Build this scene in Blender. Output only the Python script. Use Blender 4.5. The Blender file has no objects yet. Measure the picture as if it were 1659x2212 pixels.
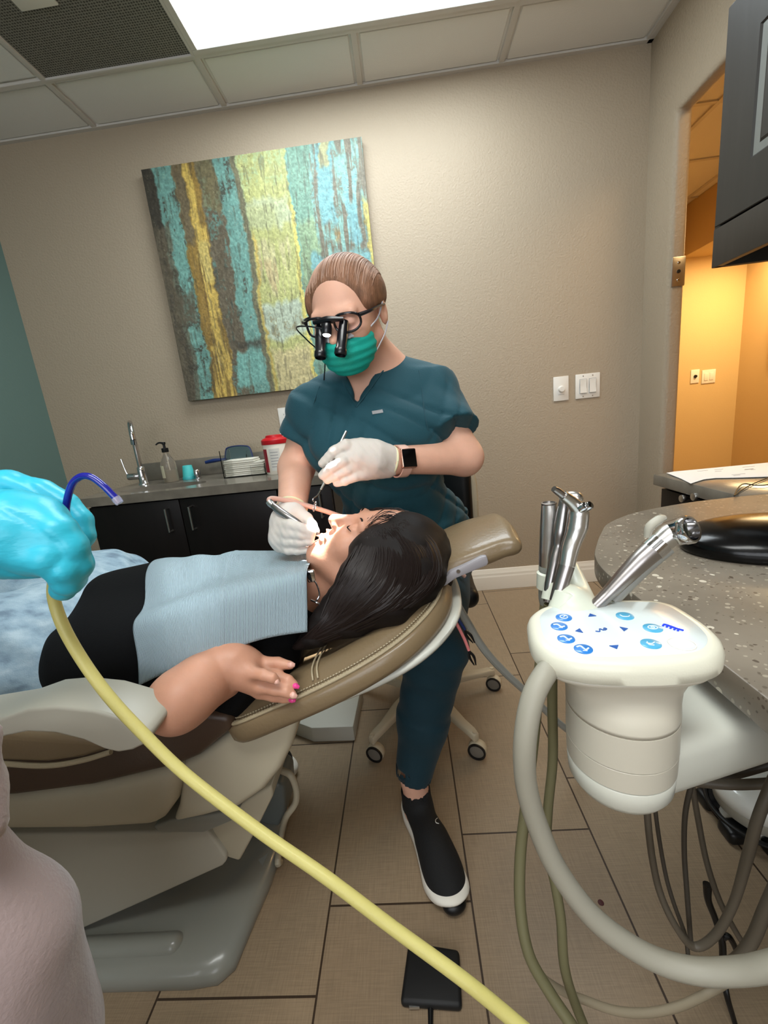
import bpy, math, random
import numpy as np
from mathutils import Vector, Matrix
random.seed(7); rng = np.random.default_rng(7)
SC = bpy.context.scene; COL = SC.collection

# ------------------------------------------------------------------ camera
W, H = 1659, 2212
F = 907.93; YA, PI_, RO, HC = -0.0649, -0.2280, -0.1078, 1.0177
D, CZ = 2.227, 2.417          # back wall distance, ceiling height
XR, XL = 1.193, -1.871        # right and left walls
def cam_axes():
    ca, sa, cb, sb, cc, sc = math.cos(YA), math.sin(YA), math.cos(PI_), math.sin(PI_), math.cos(RO), math.sin(RO)
    f = np.array([sa*cb, ca*cb, sb]); r0 = np.array([ca, -sa, 0.]); u0 = np.cross(r0, f)
    return r0*cc+u0*sc, u0*cc-r0*sc, f
RR, UU, FF = cam_axes()
cam = bpy.data.cameras.new('camera'); co = bpy.data.objects.new('camera', cam); COL.objects.link(co)
cam.sensor_fit = 'HORIZONTAL'; cam.sensor_width = 36; cam.lens = F/W*36; cam.clip_start = .02; cam.clip_end = 50
co.matrix_world = Matrix(((RR[0], UU[0], -FF[0], 0), (RR[1], UU[1], -FF[1], 0), (RR[2], UU[2], -FF[2], HC), (0, 0, 0, 1)))
SC.camera = co
def at(px, py, y=None, z=None, x=None):
    """survey helper: the place point on a plane y=, z= or x= seen at that photo pixel"""
    d = RR*(px-W/2)/F - UU*(py-H/2)/F + FF
    if y is not None: t = y/d[1]
    elif z is not None: t = (z-HC)/d[2]
    else: t = x/d[0]
    return np.array([0, 0, HC])+t*d
def ats(pts): return [at(a, b, y=c) for a, b, c in pts]

# ------------------------------------------------------------------ materials
def lin(c):
    c = [v/255. for v in c]
    return tuple(v/12.92 if v <= .04045 else ((v+.055)/1.055)**2.4 for v in c)+(1.,)
def mat(name, col, rough=.6, metal=0., bump=0., bscale=60., spec=.5, trans=0., emit=None, estr=0., var=0., vscale=8., coat=0., sheen=0., alpha=1., bdetail=3., stretch=None, ior=1.45, sss=0.):
    m = bpy.data.materials.new(name); m.use_nodes = True; n = m.node_tree.nodes; l = m.node_tree.links
    b = n['Principled BSDF']; b.inputs['Base Color'].default_value = lin(col); b.inputs['Roughness'].default_value = rough
    b.inputs['Metallic'].default_value = metal; b.inputs['Specular IOR Level'].default_value = spec
    b.inputs['Transmission Weight'].default_value = trans; b.inputs['Coat Weight'].default_value = coat; b.inputs['IOR'].default_value = ior
    b.inputs['Sheen Weight'].default_value = sheen; b.inputs['Alpha'].default_value = alpha
    if sss:
        b.inputs['Subsurface Weight'].default_value = sss; b.inputs['Subsurface Radius'].default_value = (.01, .004, .002); b.inputs['Subsurface Scale'].default_value = 1.
    if emit: b.inputs['Emission Color'].default_value = lin(emit); b.inputs['Emission Strength'].default_value = estr
    if bump or var:
        tc = n.new('ShaderNodeTexCoord'); mp = n.new('ShaderNodeMapping'); l.new(tc.outputs['Object'], mp.inputs[0])
        if stretch: mp.inputs['Scale'].default_value = stretch
    if bump:
        t = n.new('ShaderNodeTexNoise'); t.inputs['Scale'].default_value = bscale; t.inputs['Detail'].default_value = bdetail
        l.new(mp.outputs[0], t.inputs[0]); bp = n.new('ShaderNodeBump'); bp.inputs['Strength'].default_value = bump; bp.inputs['Distance'].default_value = .002
        l.new(t.outputs[0], bp.inputs['Height']); l.new(bp.outputs[0], b.inputs['Normal'])
    if var:
        t = n.new('ShaderNodeTexNoise'); t.inputs['Scale'].default_value = vscale; t.inputs['Detail'].default_value = 4
        l.new(mp.outputs[0], t.inputs[0]); r = n.new('ShaderNodeValToRGB'); e = r.color_ramp.elements
        c = lin(col); e[0].position = .3; e[1].position = .7
        e[0].color = tuple(v*(1-var) for v in c[:3])+(1,); e[1].color = tuple(min(1, v*(1+var)) for v in c[:3])+(1,)
        l.new(t.outputs[0], r.inputs[0]); l.new(r.outputs[0], b.inputs['Base Color'])
    return m

# ------------------------------------------------------------------ objects
def tag(o, label=None, cat=None, group=None, kind=None):
    if label: o['label'] = label
    if cat: o['category'] = cat
    if group: o['group'] = group
    if kind: o['kind'] = kind
    return o
def empty(name, label, cat, loc=(0, 0, 0), group=None):
    o = bpy.data.objects.new(name, None); o.empty_display_size = .05; COL.objects.link(o); o.location = tuple(loc)
    return tag(o, label, cat, group)
def mesh_obj(name, V, Fc, m, parent=None, smooth=True, mats=None, fm=None):
    me = bpy.data.meshes.new(name); V = [tuple(float(c) for c in v) for v in V] if not isinstance(V, np.ndarray) else V
    if isinstance(V, np.ndarray):
        me.vertices.add(len(V)); me.vertices.foreach_set('co', V.astype(np.float32).ravel())
        Fa = np.asarray(Fc, dtype=np.int32); me.loops.add(Fa.size); me.loops.foreach_set('vertex_index', Fa.ravel())
        me.polygons.add(len(Fa)); me.polygons.foreach_set('loop_start', np.arange(0, Fa.size, Fa.shape[1], dtype=np.int32))
        me.update(calc_edges=True); me.validate()
    else:
        me.from_pydata(V, [], [list(f) for f in Fc]); me.update()
    for q in (mats or [m]): me.materials.append(q)
    if fm is not None: me.polygons.foreach_set('material_index', np.asarray(fm, dtype=np.int32))
    me.polygons.foreach_set('use_smooth', [smooth]*len(me.polygons))
    o = bpy.data.objects.new(name, me); COL.objects.link(o)
    if parent: adopt(o, parent)
    return o
def adopt(o, parent):
    o.parent = parent
    o.matrix_parent_inverse = parent_matrix(parent).inverted()
def parent_matrix(p):
    mm = p.matrix_basis.copy()
    if p.parent: mm = parent_matrix(p.parent) @ p.matrix_parent_inverse @ mm
    return mm
class MB:
    """collects pieces of ONE part"""
    def __init__(s): s.v = []; s.f = []
    def add(s, v, f):
        n = len(s.v); s.v += [tuple(float(c) for c in q) for q in v]; s.f += [tuple(i+n for i in q) for q in f]; return s
    def box(s, lo, hi, M=None):
        (a, b, c), (d, e, g) = lo, hi
        v = [(a, b, c), (d, b, c), (d, e, c), (a, e, c), (a, b, g), (d, b, g), (d, e, g), (a, e, g)]
        if M is not None: v = [tuple(M @ Vector(q)) for q in v]
        return s.add(v, [(0, 3, 2, 1), (4, 5, 6, 7), (0, 1, 5, 4), (1, 2, 6, 5), (2, 3, 7, 6), (3, 0, 4, 7)])
    def tube(s, pts, r, n=12, caps=True, smooth=True, squash=None, sub=6):
        pts = [np.array(p, float) for p in pts]
        rs = list(r) if hasattr(r, '__len__') else [r]*len(pts)
        if smooth and len(pts) > 2: pts, rs = spline(pts, rs, sub)
        rings = []; T0 = None; N = None
        for i, p in enumerate(pts):
            a = pts[max(i-1, 0)]; b = pts[min(i+1, len(pts)-1)]; T = (b-a)/(np.linalg.norm(b-a)+1e-12)
            if N is None:
                h = np.array([0, 0, 1.]) if abs(T[2]) < .9 else np.array([1., 0, 0]); N = np.cross(T, h); N /= np.linalg.norm(N)
            else:
                N = N-T*(N@T); N /= np.linalg.norm(N)+1e-12
            B = np.cross(T, N)
            rings.append([p+rs[i]*(math.cos(t)*N+math.sin(t)*B) for t in np.arange(n)*2*math.pi/n])
        return s.loft(rings, caps)
    def loft(s, rings, caps=True, closed=True):
        n = len(rings[0]); v = [p for r in rings for p in r]; f = []
        for i in range(len(rings)-1):
            for j in range(n if closed else n-1):
                k = (j+1) % n; f.append((i*n+j, i*n+k, (i+1)*n+k, (i+1)*n+j))
        if caps: f.append(tuple(range(n-1, -1, -1))); f.append(tuple((len(rings)-1)*n+j for j in range(n)))
        return s.add(v, f)
    def lathe(s, prof, c=(0, 0, 0), axis=(0, 0, 1), n=24, caps=True):
        ax = np.array(axis, float); ax /= np.linalg.norm(ax); h = np.array([1., 0, 0]) if abs(ax[0]) < .9 else np.array([0, 1., 0])
        N = np.cross(ax, h); N /= np.linalg.norm(N); B = np.cross(ax, N); c = np.array(c, float)
        return s.loft([[c+ax*z+r*(math.cos(t)*N+math.sin(t)*B) for t in np.arange(n)*2*math.pi/n] for r, z in prof], caps)
    def prism(s, poly, d, lo=None):
        """poly: 3d outline, d: offset vector"""
        n = len(poly); v = [np.array(p, float) for p in poly]; d = np.array(d, float)
        v2 = [p+d for p in v]
        return s.add(v+v2, [tuple(range(n)), tuple(2*n-1-i for i in range(n))]+[(i, i+n, (i+1) % n+n, (i+1) % n) for i in range(n)])
    def build(s, name, m, parent=None, smooth=False, bevel=0., seg=2, angle=35, mats=None):
        import bmesh
        bm = bmesh.new(); vs = [bm.verts.new(v) for v in s.v]
        for f in s.f:
            try: bm.faces.new([vs[i] for i in f])
            except ValueError: pass
        bmesh.ops.recalc_face_normals(bm, faces=bm.faces)
        if bevel:
            es = [e for e in bm.edges if len(e.link_faces) == 2 and e.calc_face_angle(0) > math.radians(25)]
            bmesh.ops.bevel(bm, geom=es, offset=bevel, segments=seg, profile=.5, affect='EDGES', clamp_overlap=True)
        me = bpy.data.meshes.new(name); bm.to_mesh(me); bm.free()
        for q in (mats or [m]): me.materials.append(q)
        o = bpy.data.objects.new(name, me); COL.objects.link(o)
        if smooth or bevel:
            me.polygons.foreach_set('use_smooth', [True]*len(me.polygons))
            me.set_sharp_from_angle(angle=math.radians(angle))
        if parent: adopt(o, parent)
        return o
def spline(pts, rs, sub):
    P = [2*pts[0]-pts[1]]+list(pts)+[2*pts[-1]-pts[-2]]; R_ = [rs[0]]+list(rs)+[rs[-1]]; o = []; q = []
    for i in range(1, len(P)-2):
        for k in range(sub):
            t = k/sub; a, b, c, d = P[i-1:i+3]
            o.append(.5*((2*b)+(-a+c)*t+(2*a-5*b+4*c-d)*t*t+(-a+3*b-3*c+d)*t**3)); q.append(R_[i]*(1-t)+R_[i+1]*t)
    o.append(P[-2]); q.append(R_[-2]); return o, q
def outline(pts, sub=5):
    """smooth closed outline"""
    pts = [np.array(p, float) for p in pts]; n = len(pts); o = []
    for i in range(n):
        a, b, c, d = pts[i-1], pts[i], pts[(i+1) % n], pts[(i+2) % n]
        for k in range(sub):
            t = k/sub; o.append(.5*((2*b)+(-a+c)*t+(2*a-5*b+4*c-d)*t*t+(-a+3*b-3*c+d)*t**3))
    return o
def tube(name, pts, r, m, parent=None, n=14, **k): return MB().tube(pts, r, n, **k).build(name, m, parent, smooth=True, angle=60)
def box(name, lo, hi, m, parent=None, bevel=.0, M=None, seg=2): return MB().box(lo, hi, M).build(name, m, parent, bevel=bevel, seg=seg)

# ------------------------------------------------------------------ solid sculpting (distance fields -> one continuous mesh)
def cap(a, b, ra, rb=None, k=.02, op='u'): return ('cap', np.array(a, float), np.array(b, float), ra, ra if rb is None else rb, k, op)
def cone(a, b, ra, rb, k=.01, op='u'): return ('cone', np.array(a, float), np.array(b, float), ra, rb, k, op)
def ell(c, r, M=None, k=.02, op='u'): return ('ell', np.array(c, float), np.array(r, float), np.eye(3) if M is None else np.array(M, float), None, k, op)
def rbox(c, h, rad, M=None, k=.01, op='u'): return ('rbox', np.array(c, float), np.array(h, float), np.eye(3) if M is None else np.array(M, float), rad, k, op)
def chain(pts, rs, k=.004, k0=None):
    return [cap(pts[i], pts[i+1], rs[i], rs[i+1], k if (i or k0 is None) else k0) for i in range(len(pts)-1)]
def bounds(p):
    if p[0] in ('cap', 'cone'): r = max(p[3], p[4])*(1.45 if p[0] == 'cone' else 1); return np.minimum(p[1], p[2])-r, np.maximum(p[1], p[2])+r
    if p[0] == 'ell': r = p[2].max(); return p[1]-r, p[1]+r
    if p[0] == 'pl': return p[1]-p[3], p[1]+p[3]
    r = np.linalg.norm(p[2])+p[4]; return p[1]-r, p[1]+r
def sculpt(name, prims, h, m, parent=None, noise=None, fn=None, relax=0):
    lo = np.min([bounds(p)[0] for p in prims if p[6] == 'u'], axis=0)-3*h; hi = np.max([bounds(p)[1] for p in prims if p[6] == 'u'], axis=0)+3*h
    n = np.ceil((hi-lo)/h).astype(int)+1; G = np.full(n, .5, np.float32)
    ax = [lo[i]+h*np.arange(n[i], dtype=np.float32) for i in range(3)]
    for p in prims:
        kind, a, b, c, d, k, op = p; L, U = bounds(p); mg = k+3*h
        i0 = np.maximum(np.floor((L-mg-lo)/h).astype(int), 0); i1 = np.minimum(np.ceil((U+mg-lo)/h).astype(int)+1, n)
        if (i1 <= i0).any(): continue
        X = ax[0][i0[0]:i1[0], None, None]; Y = ax[1][None, i0[1]:i1[1], None]; Z = ax[2][None, None, i0[2]:i1[2]]
        if kind in ('cap', 'cone'):
            ab = b-a; L2 = ab@ab; t = ((X-a[0])*ab[0]+(Y-a[1])*ab[1]+(Z-a[2])*ab[2])/L2
            tc = np.clip(t, 0, 1) if kind == 'cap' else t
            dd = np.sqrt((X-a[0]-tc*ab[0])**2+(Y-a[1]-tc*ab[1])**2+(Z-a[2]-tc*ab[2])**2)-(c+np.clip(t, 0, 1)*(d-c))
            if kind == 'cone': dd = np.maximum(dd, np.maximum(-t, t-1)*math.sqrt(L2))
        elif kind == 'pl':
            dd = np.full((X.shape[0], Y.shape[1], Z.shape[2]), -9., np.float32)
            for p0, nn_ in b: dd = np.maximum(dd, (X-p0[0])*nn_[0]+(Y-p0[1])*nn_[1]+(Z-p0[2])*nn_[2])
        else:
            M = c; Q = [(X-a[0])*M[i][0]+(Y-a[1])*M[i][1]+(Z-a[2])*M[i][2] for i in range(3)]
            if kind == 'ell':
                k0 = np.sqrt(sum((Q[i]/b[i])**2 for i in range(3))); k1 = np.sqrt(sum((Q[i]/b[i]**2)**2 for i in range(3)))+1e-9
                dd = k0*(k0-1)/k1
            else:
                q = [np.abs(Q[i])-(b[i]-d) for i in range(3)]
                dd = np.sqrt(sum(np.maximum(v, 0)**2 for v in q))+np.minimum(np.maximum(np.maximum(q[0], q[1]), q[2]), 0)-d
        S = G[i0[0]:i1[0], i0[1]:i1[1], i0[2]:i1[2]]; dd = dd.astype(np.float32); k = max(k, 1e-5)
        if op == 'u': hh = np.maximum(k-np.abs(S-dd), 0)/k; S[...] = np.minimum(S, dd)-hh*hh*k*.25
        elif op == 's': dd = -dd; hh = np.maximum(k-np.abs(S-dd), 0)/k; S[...] = np.maximum(S, dd)+hh*hh*k*.25
    if fn is not None:
        G += fn(ax[0][:, None, None], ax[1][None, :, None], ax[2][None, None, :]).astype(np.float32)
    V, Q = nets(G, lo, h)
    V = V.astype(np.float32)
    return mesh_obj(name, V, Q, m, parent)
def nets(G, lo, h):
    s = G < 0; c = np.zeros(np.array(G.shape)-1, np.uint8)
    for dx in (0, 1):
        for dy in (0, 1):
            for dz in (0, 1): c += s[dx:dx+c.shape[0], dy:dy+c.shape[1], dz:dz+c.shape[2]]
    act = np.argwhere((c > 0) & (c < 8)); idx = np.full(c.shape, -1, np.int32); idx[tuple(act.T)] = np.arange(len(act))
    acc = np.zeros((len(act), 3)); cnt = np.zeros(len(act))
    corners = [(a, b, d) for a in (0, 1) for b in (0, 1) for d in (0, 1)]
    for p in corners:
        for axis in range(3):
            if p[axis]: continue
            q = list(p); q[axis] = 1
            va = G[tuple((act+p).T)]; vb = G[tuple((act+q).T)]; cr = (va < 0) != (vb < 0)
            t = np.where(cr, va/(va-vb+1e-12), 0); pos = np.array(p, float)[None, :]+np.eye(3)[axis][None, :]*t[:, None]
            acc[cr] += pos[cr]; cnt[cr] += 1
    V = lo+h*(act+acc/cnt[:, None]); quads = []
    for axis in range(3):
        u, w = (axis+1) % 3, (axis+2) % 3
        A = s; B = np.roll(s, -1, axis)
        m = A != B; sl = [slice(1, -1)]*3; sl[axis] = slice(0, -1); mask = np.zeros_like(m); mask[tuple(sl)] = m[tuple(sl)]
        E = np.argwhere(mask); inside = A[tuple(E.T)]
        du = np.eye(3, dtype=int)[u]; dw = np.eye(3, dtype=int)[w]
        q = np.stack([idx[tuple((E-du-dw).T)], idx[tuple((E-dw).T)], idx[tuple(E.T)], idx[tuple((E-du).T)]], 1)
        q[~inside] = q[~inside][:, ::-1]; quads.append(q)
    Q = np.concatenate(quads); Q = Q[(Q >= 0).all(1)]; return V, Q
def frame(R_, Fd, U_):
    """rows: right, forward, up made orthonormal (forward kept)"""
    f = np.array(Fd, float); f /= np.linalg.norm(f); u = np.array(U_, float); u -= f*(u@f); u /= np.linalg.norm(u)
    return np.array([np.cross(f, u), f, u])
def head_prims(c, M, s=1., sx=1., nose=True, ears=True, mouth=True):
    """c centre between the ears at eye height; M rows right, forward, up"""
    c = np.array(c, float); P = lambda x, y, z: c+s*(M[0]*x*sx+M[1]*y+M[2]*z)
    E = lambda x, y, z, rx, ry, rz, k=.015, op='u': ell(P(x, y, z), (rx*s*sx, ry*s, rz*s), M, k*s, op)
    L = [E(0, -.012, .035, .076, .097, .086), E(0, .03, -.01, .066, .072, .075, .02), E(0, .045, -.055, .052, .055, .058, .02),
         E(0, .072, -.098, .022, .024, .018, .02), cap(P(-.055, .0, -.06), P(-.015, .075, -.1), .02*s, .017*s, .02*s), cap(P(.055, .0, -.06), P(.015, .075, -.1), .02*s, .017*s, .02*s),
         E(.036, .072, -.03, .024, .022, .022, .02), E(-.036, .072, -.03, .024, .022, .022, .02),
         cap(P(-.04, .084, .018), P(.04, .084, .018), .013*s, .013*s, .012*s)]
    for q in (1, -1): L += [E(q*.032, .1, .0, .017, .014, .012, .012, 's'), E(q*.032, .084, -.001, .0155, .0145, .0125, .004)]
    if nose: L += [cap(P(0, .096, .008), P(0, .117, -.03), .008*s, .011*s, .008*s), E(.010, .108, -.034, .009, .009, .007, .006), E(-.010, .108, -.034, .009, .009, .007, .006), E(0, .117, -.031, .010, .009, .009, .005)]
    if mouth: L += [E(0, .099, -.060, .024, .010, .006, .006), E(0, .097, -.071, .020, .010, .007, .005), cap(P(-.024, .105, -.0655), P(.024, .105, -.0655), .0016*s, .0016*s, .004*s, 's')]
    if ears:
        for q in (1, -1): L += [E(q*.078, -.008, -.012, .008, .018, .030, .006), E(q*.085, -.002, -.008, .006, .009, .016, .004, 's')]
    return L, P
def smooth_noise(shape, cells, seed=0):
    r = np.random.default_rng(seed); g = r.random((cells[0]+2, cells[1]+2))
    y = np.linspace(0, cells[0], shape[0], endpoint=False); x = np.linspace(0, cells[1], shape[1], endpoint=False)
    yi = y.astype(int); xi = x.astype(int); fy = (y-yi)[:, None]; fx = (x-xi)[None, :]; fy = fy*fy*(3-2*fy); fx = fx*fx*(3-2*fx)
    a = g[yi][:, xi]; b = g[yi][:, xi+1]; c = g[yi+1][:, xi]; d = g[yi+1][:, xi+1]
    return (a*(1-fx)+b*fx)*(1-fy)+(c*(1-fx)+d*fx)*fy
def fbm(shape, cells, seed, oct_=4):
    o = 0; a = 1; t = 0; c = list(cells)
    for i in range(oct_): o = o+a*smooth_noise(shape, c, seed+i); t += a; a *= .55; c = [c[0]*2, c[1]*2]
    return o/t
# ================================================================== materials of the place
M_wall = mat('wall_paint', (171, 156, 135), .5, bump=1., bscale=105, spec=.35, bdetail=2)
M_teal = mat('teal_paint', (102, 128, 122), .6, bump=.5, bscale=95, bdetail=2)
M_hall = mat('hall_paint', (205, 178, 130), .7, bump=.3, bscale=90)
M_tile = mat('ceiling_tile', (228, 226, 220), .9, bump=.3, bscale=320)
M_grid = mat('ceiling_grid', (205, 200, 192), .5)
M_white = mat('white_trim', (235, 228, 215), .4)
M_plate = mat('white_plastic', (232, 228, 220), .35)
M_black = mat('black_plastic', (14, 14, 15), .4)
M_gloss = mat('black_gloss', (5, 5, 6), .2, spec=.35)
M_espresso = mat('espresso_laminate', (20, 14, 13), .42, spec=.3, bump=.08, bscale=40, stretch=(1, 1, .1), var=.2, vscale=30)
M_upper = mat('charcoal_laminate', (43, 40, 37), .42, bump=.1, bscale=60, stretch=(1, 1, .1), var=.12, vscale=40)
M_chrome = mat('chrome', (205, 205, 208), .08, metal=1.)
M_steel = mat('brushed_steel', (200, 198, 194), .30, metal=1., bump=.05, bscale=200)
M_dsteel = mat('dark_steel', (165, 160, 158), .30, metal=1.)
M_red = mat('red_plastic', (190, 22, 34), .35)
M_paper = mat('paper', (228, 230, 232), .7)
M_print = mat('grey_print', (150, 150, 152), .8)
M_tealcup = mat('teal_paper_cup', (72, 192, 192), .5)
M_glass = mat('clear_plastic', (250, 250, 248), .04, trans=1., ior=1.3)

def stone(name, base, chips, scale, rough=.3):
    m = mat(name, base, rough); n = m.node_tree.nodes; l = m.node_tree.links; b = n['Principled BSDF']
    tc = n.new('ShaderNodeTexCoord'); no = n.new('ShaderNodeTexNoise'); no.inputs['Scale'].default_value = scale*.12; no.inputs['Detail'].default_value = 5
    l.new(tc.outputs['Object'], no.inputs[0]); r0 = n.new('ShaderNodeValToRGB'); r0.color_ramp.elements[0].position = .35; r0.color_ramp.elements[1].position = .7
    c = lin(base); r0.color_ramp.elements[0].color = tuple(v*.8 for v in c[:3])+(1,); r0.color_ramp.elements[1].color = tuple(v*1.2 for v in c[:3])+(1,)
    l.new(no.outputs[0], r0.inputs[0]); last = r0.outputs[0]
    for i, (col, th, sc) in enumerate(chips):
        v = n.new('ShaderNodeTexVoronoi'); v.inputs['Scale'].default_value = scale*sc; l.new(tc.outputs['Object'], v.inputs[0])
        w = n.new('ShaderNodeTexNoise'); w.inputs['Scale'].default_value = scale*sc*.8; l.new(tc.outputs['Object'], w.inputs[0])
        ad = n.new('ShaderNodeMath'); ad.operation = 'MULTIPLY_ADD'; ad.inputs[1].default_value = .9; l.new(w.outputs[0], ad.inputs[0]); l.new(v.outputs['Distance'], ad.inputs[2])
        ls = n.new('ShaderNodeMath'); ls.operation = 'LESS_THAN'; ls.inputs[1].default_value = th; l.new(ad.outputs[0], ls.inputs[0])
        mx = n.new('ShaderNodeMix'); mx.data_type = 'RGBA'; l.new(ls.outputs[0], mx.inputs[0]); l.new(last, mx.inputs[6]); mx.inputs[7].default_value = lin(col); last = mx.outputs[2]
    l.new(last, b.inputs['Base Color']); return m
M_stone = stone('speckled_quartz', (126, 117, 104), [((165, 155, 138), .62, 1.9), ((88, 77, 66), .55, 1.6), ((205, 197, 180), .53, .9), ((100, 90, 78), .56, 2.4)], 48, .30)
M_stone2 = stone('grey_solid_surface', (122, 115, 104), [((142, 134, 122), .5, 3.), ((104, 97, 88), .45, 2.)], 90, .2)

def floor_mat():
    m = mat('linen_plank_tile', (150, 124, 96), .42); n = m.node_tree.nodes; l = m.node_tree.links; b = n['Principled BSDF']
    tc = n.new('ShaderNodeTexCoord'); sp = n.new('ShaderNodeSeparateXYZ'); l.new(tc.outputs['Object'], sp.inputs[0]); mp = n.new('ShaderNodeCombineXYZ')
    def mt(op, a, v, c=None):
        q = n.new('ShaderNodeMath'); q.operation = op; l.new(a, q.inputs[0]); q.inputs[1].default_value = v
        if c is not None: l.new(c, q.inputs[2])
        return q.outputs[0]
    row = mt('FLOOR', mt('DIVIDE', sp.outputs[0], .3045), 0.); l.new(mt('MULTIPLY_ADD', row, -.1444, mt('ADD', sp.outputs[1], .61*20-.1444)), mp.inputs[0]); l.new(mt('ADD', sp.outputs[0], .3045*40), mp.inputs[1])
    br = n.new('ShaderNodeTexBrick'); br.offset = 0.; br.offset_frequency = 2; br.squash = 1
    br.inputs['Scale'].default_value = 1; br.inputs['Brick Width'].default_value = .61; br.inputs['Row Height'].default_value = .3045; br.inputs['Mortar Size'].default_value = .0021; br.inputs['Mortar Smooth'].default_value = .1
    br.inputs['Color1'].default_value = lin((149, 129, 104)); br.inputs['Color2'].default_value = lin((142, 122, 98)); br.inputs['Mortar'].default_value = lin((60, 46, 34)); br.inputs['Bias'].default_value = 0
    l.new(mp.outputs[0], br.inputs[0])
    # linen weave: two stretched noises
    cs = []
    for sx in ((260, 12, 1), (12, 260, 1)):
        m2 = n.new('ShaderNodeMapping'); m2.inputs['Scale'].default_value = sx; l.new(tc.outputs['Object'], m2.inputs[0]); t = n.new('ShaderNodeTexNoise'); t.inputs['Scale'].default_value = 1.6; t.inputs['Detail'].default_value = 3; l.new(m2.outputs[0], t.inputs[0]); cs.append(t)
    ad = n.new('ShaderNodeMath'); ad.operation = 'ADD'; l.new(cs[0].outputs[0], ad.inputs[0]); l.new(cs[1].outputs[0], ad.inputs[1])
    mr = n.new('ShaderNodeMapRange'); mr.inputs[1].default_value = .75; mr.inputs[2].default_value = 1.25; mr.inputs[3].default_value = .86; mr.inputs[4].default_value = 1.12; l.new(ad.outputs[0], mr.inputs[0])
    mx = n.new('ShaderNodeMix'); mx.data_type = 'RGBA'; mx.blend_type = 'MULTIPLY'; mx.inputs[0].default_value = 1; l.new(br.outputs[0], mx.inputs[6]); l.new(mr.outputs[0], mx.inputs[7]); l.new(mx.outputs[2], b.inputs['Base Color'])
    bp = n.new('ShaderNodeBump'); bp.inputs['Strength'].default_value = .5; bp.inputs['Distance'].default_value = .002; bp.invert = True; l.new(br.outputs['Fac'], bp.inputs['Height']); l.new(bp.outputs[0], b.inputs['Normal'])
    return m
M_floor = floor_mat()

# ================================================================== room shell
YB = -1.9       # wall behind the photographer
def struct(name, o): o.name = name; return tag(o, kind='structure')
# floor origin set so that the plank joints fall where they lie: long joints x=.0515+.3045k
fl = box('floor', (-4, -3, -.05), (4, 6, 0), M_floor); struct('floor', fl)
FLX, FLY = .0515, .6813
me = fl.data
for v in me.vertices: v.co.x -= FLX; v.co.y -= FLY
fl.location = (FLX, FLY, 0)
struct('wall_back', box('wall_back', (XL-.1, D, 0), (XR+.12, D+.12, 2.7), M_wall))
struct('wall_left', box('wall_left', (XL-.12, YB, 0), (XL, D+.12, 2.7), M_teal))
struct('wall_front', box('wall_front', (XL-.12, YB-.12, 0), (XR+.12, YB, 2.7), M_wall))
# right wall with a cased-free, bull-nosed opening beside the wall cabinet
y1, y0, zt, t = 2.035, 1.33, 2.06, .070
mb = MB(); mb.box((XR, YB, 0), (XR+t, y0, 2.7)); struct('wall_right', mb.build('wall_right', M_wall, bevel=.012, seg=3))
mb = MB(); mb.prism([(XR, y1, 0), (XR, D+.02, 0), (XR, D+.02, 2.7), (XR, y0-.02, 2.7), (XR, y0-.02, zt), (XR, y1, zt)], (t, 0, 0)); struct('wall_right_arch', mb.build('wall_right_arch', M_wall, bevel=.02, seg=4))
# ceiling deck with the lay-in tiles and the exposed grid
struct('ceiling', box('ceiling', (XL-.1, YB-.1, CZ+.012), (XR+.12, D+.1, CZ+.09), M_tile))
gx = [-1.877, -1.267, -.657, -.047, .563, 1.173]; gy = [1.939-.61*i for i in range(7)]
mb = MB()
for gxx in gx:
    for i in range(7):
        hi_ = D if i == 0 else gy[i-1]
        if i == 1 and gxx == -.047: continue
        mb.box((gxx-.012, gy[i], CZ), (gxx+.012, hi_, CZ+.014))
for yy in gy: mb.box((XL, yy-.012, CZ-.0005), (XR, yy+.012, CZ+.0135))
struct('trim_1', mb.build('trim_1', M_grid, bevel=.0015, seg=1))
mb = MB(); mb.box((XL, D-.02, CZ-.001), (XR, D, CZ+.013)); mb.box((XR-.02, 0, CZ-.001), (XR, D, CZ+.013)); struct('trim_2', mb.build('trim_2', M_grid))
# regular edge reveals of the tiles
M_reveal = M_tile
mb = MB()
for ix in range(5):
    for iy in range(5):
        if iy == 1 and ix in (1, 2, 3): continue
        a, b = gx[ix]+.022, gx[ix+1]-.022; c = gy[iy]+.022; e = (D-.022 if iy == 0 else gy[iy-1]-.022)
        if b > XR-.03: b = XR-.03
        mb.box((a, c, CZ+.006), (b, e, CZ+.014))
struct('trim_3', mb.build('trim_3', M_tile, bevel=.003, seg=1))
# baseboard: flat board with a stepped moulded top
pr = [(0, 0), (.016, 0), (.016, .075), (.012, .083), (.012, .095), (.006, .105), (.004, .118), (0, .12)]
mb = MB(); mb.prism([(-.30, D-a, b) for a, b in pr], (XR+.30, 0, 0)); struct('baseboard_back', mb.build('baseboard_back', M_white, bevel=.0015, seg=1))
mb = MB(); mb.prism([(XR-a, y1+.01, b) for a, b in pr], (0, D-y1-.01, 0)); struct('baseboard_right', mb.build('baseboard_right', M_white, bevel=.0015, seg=1))

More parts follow.
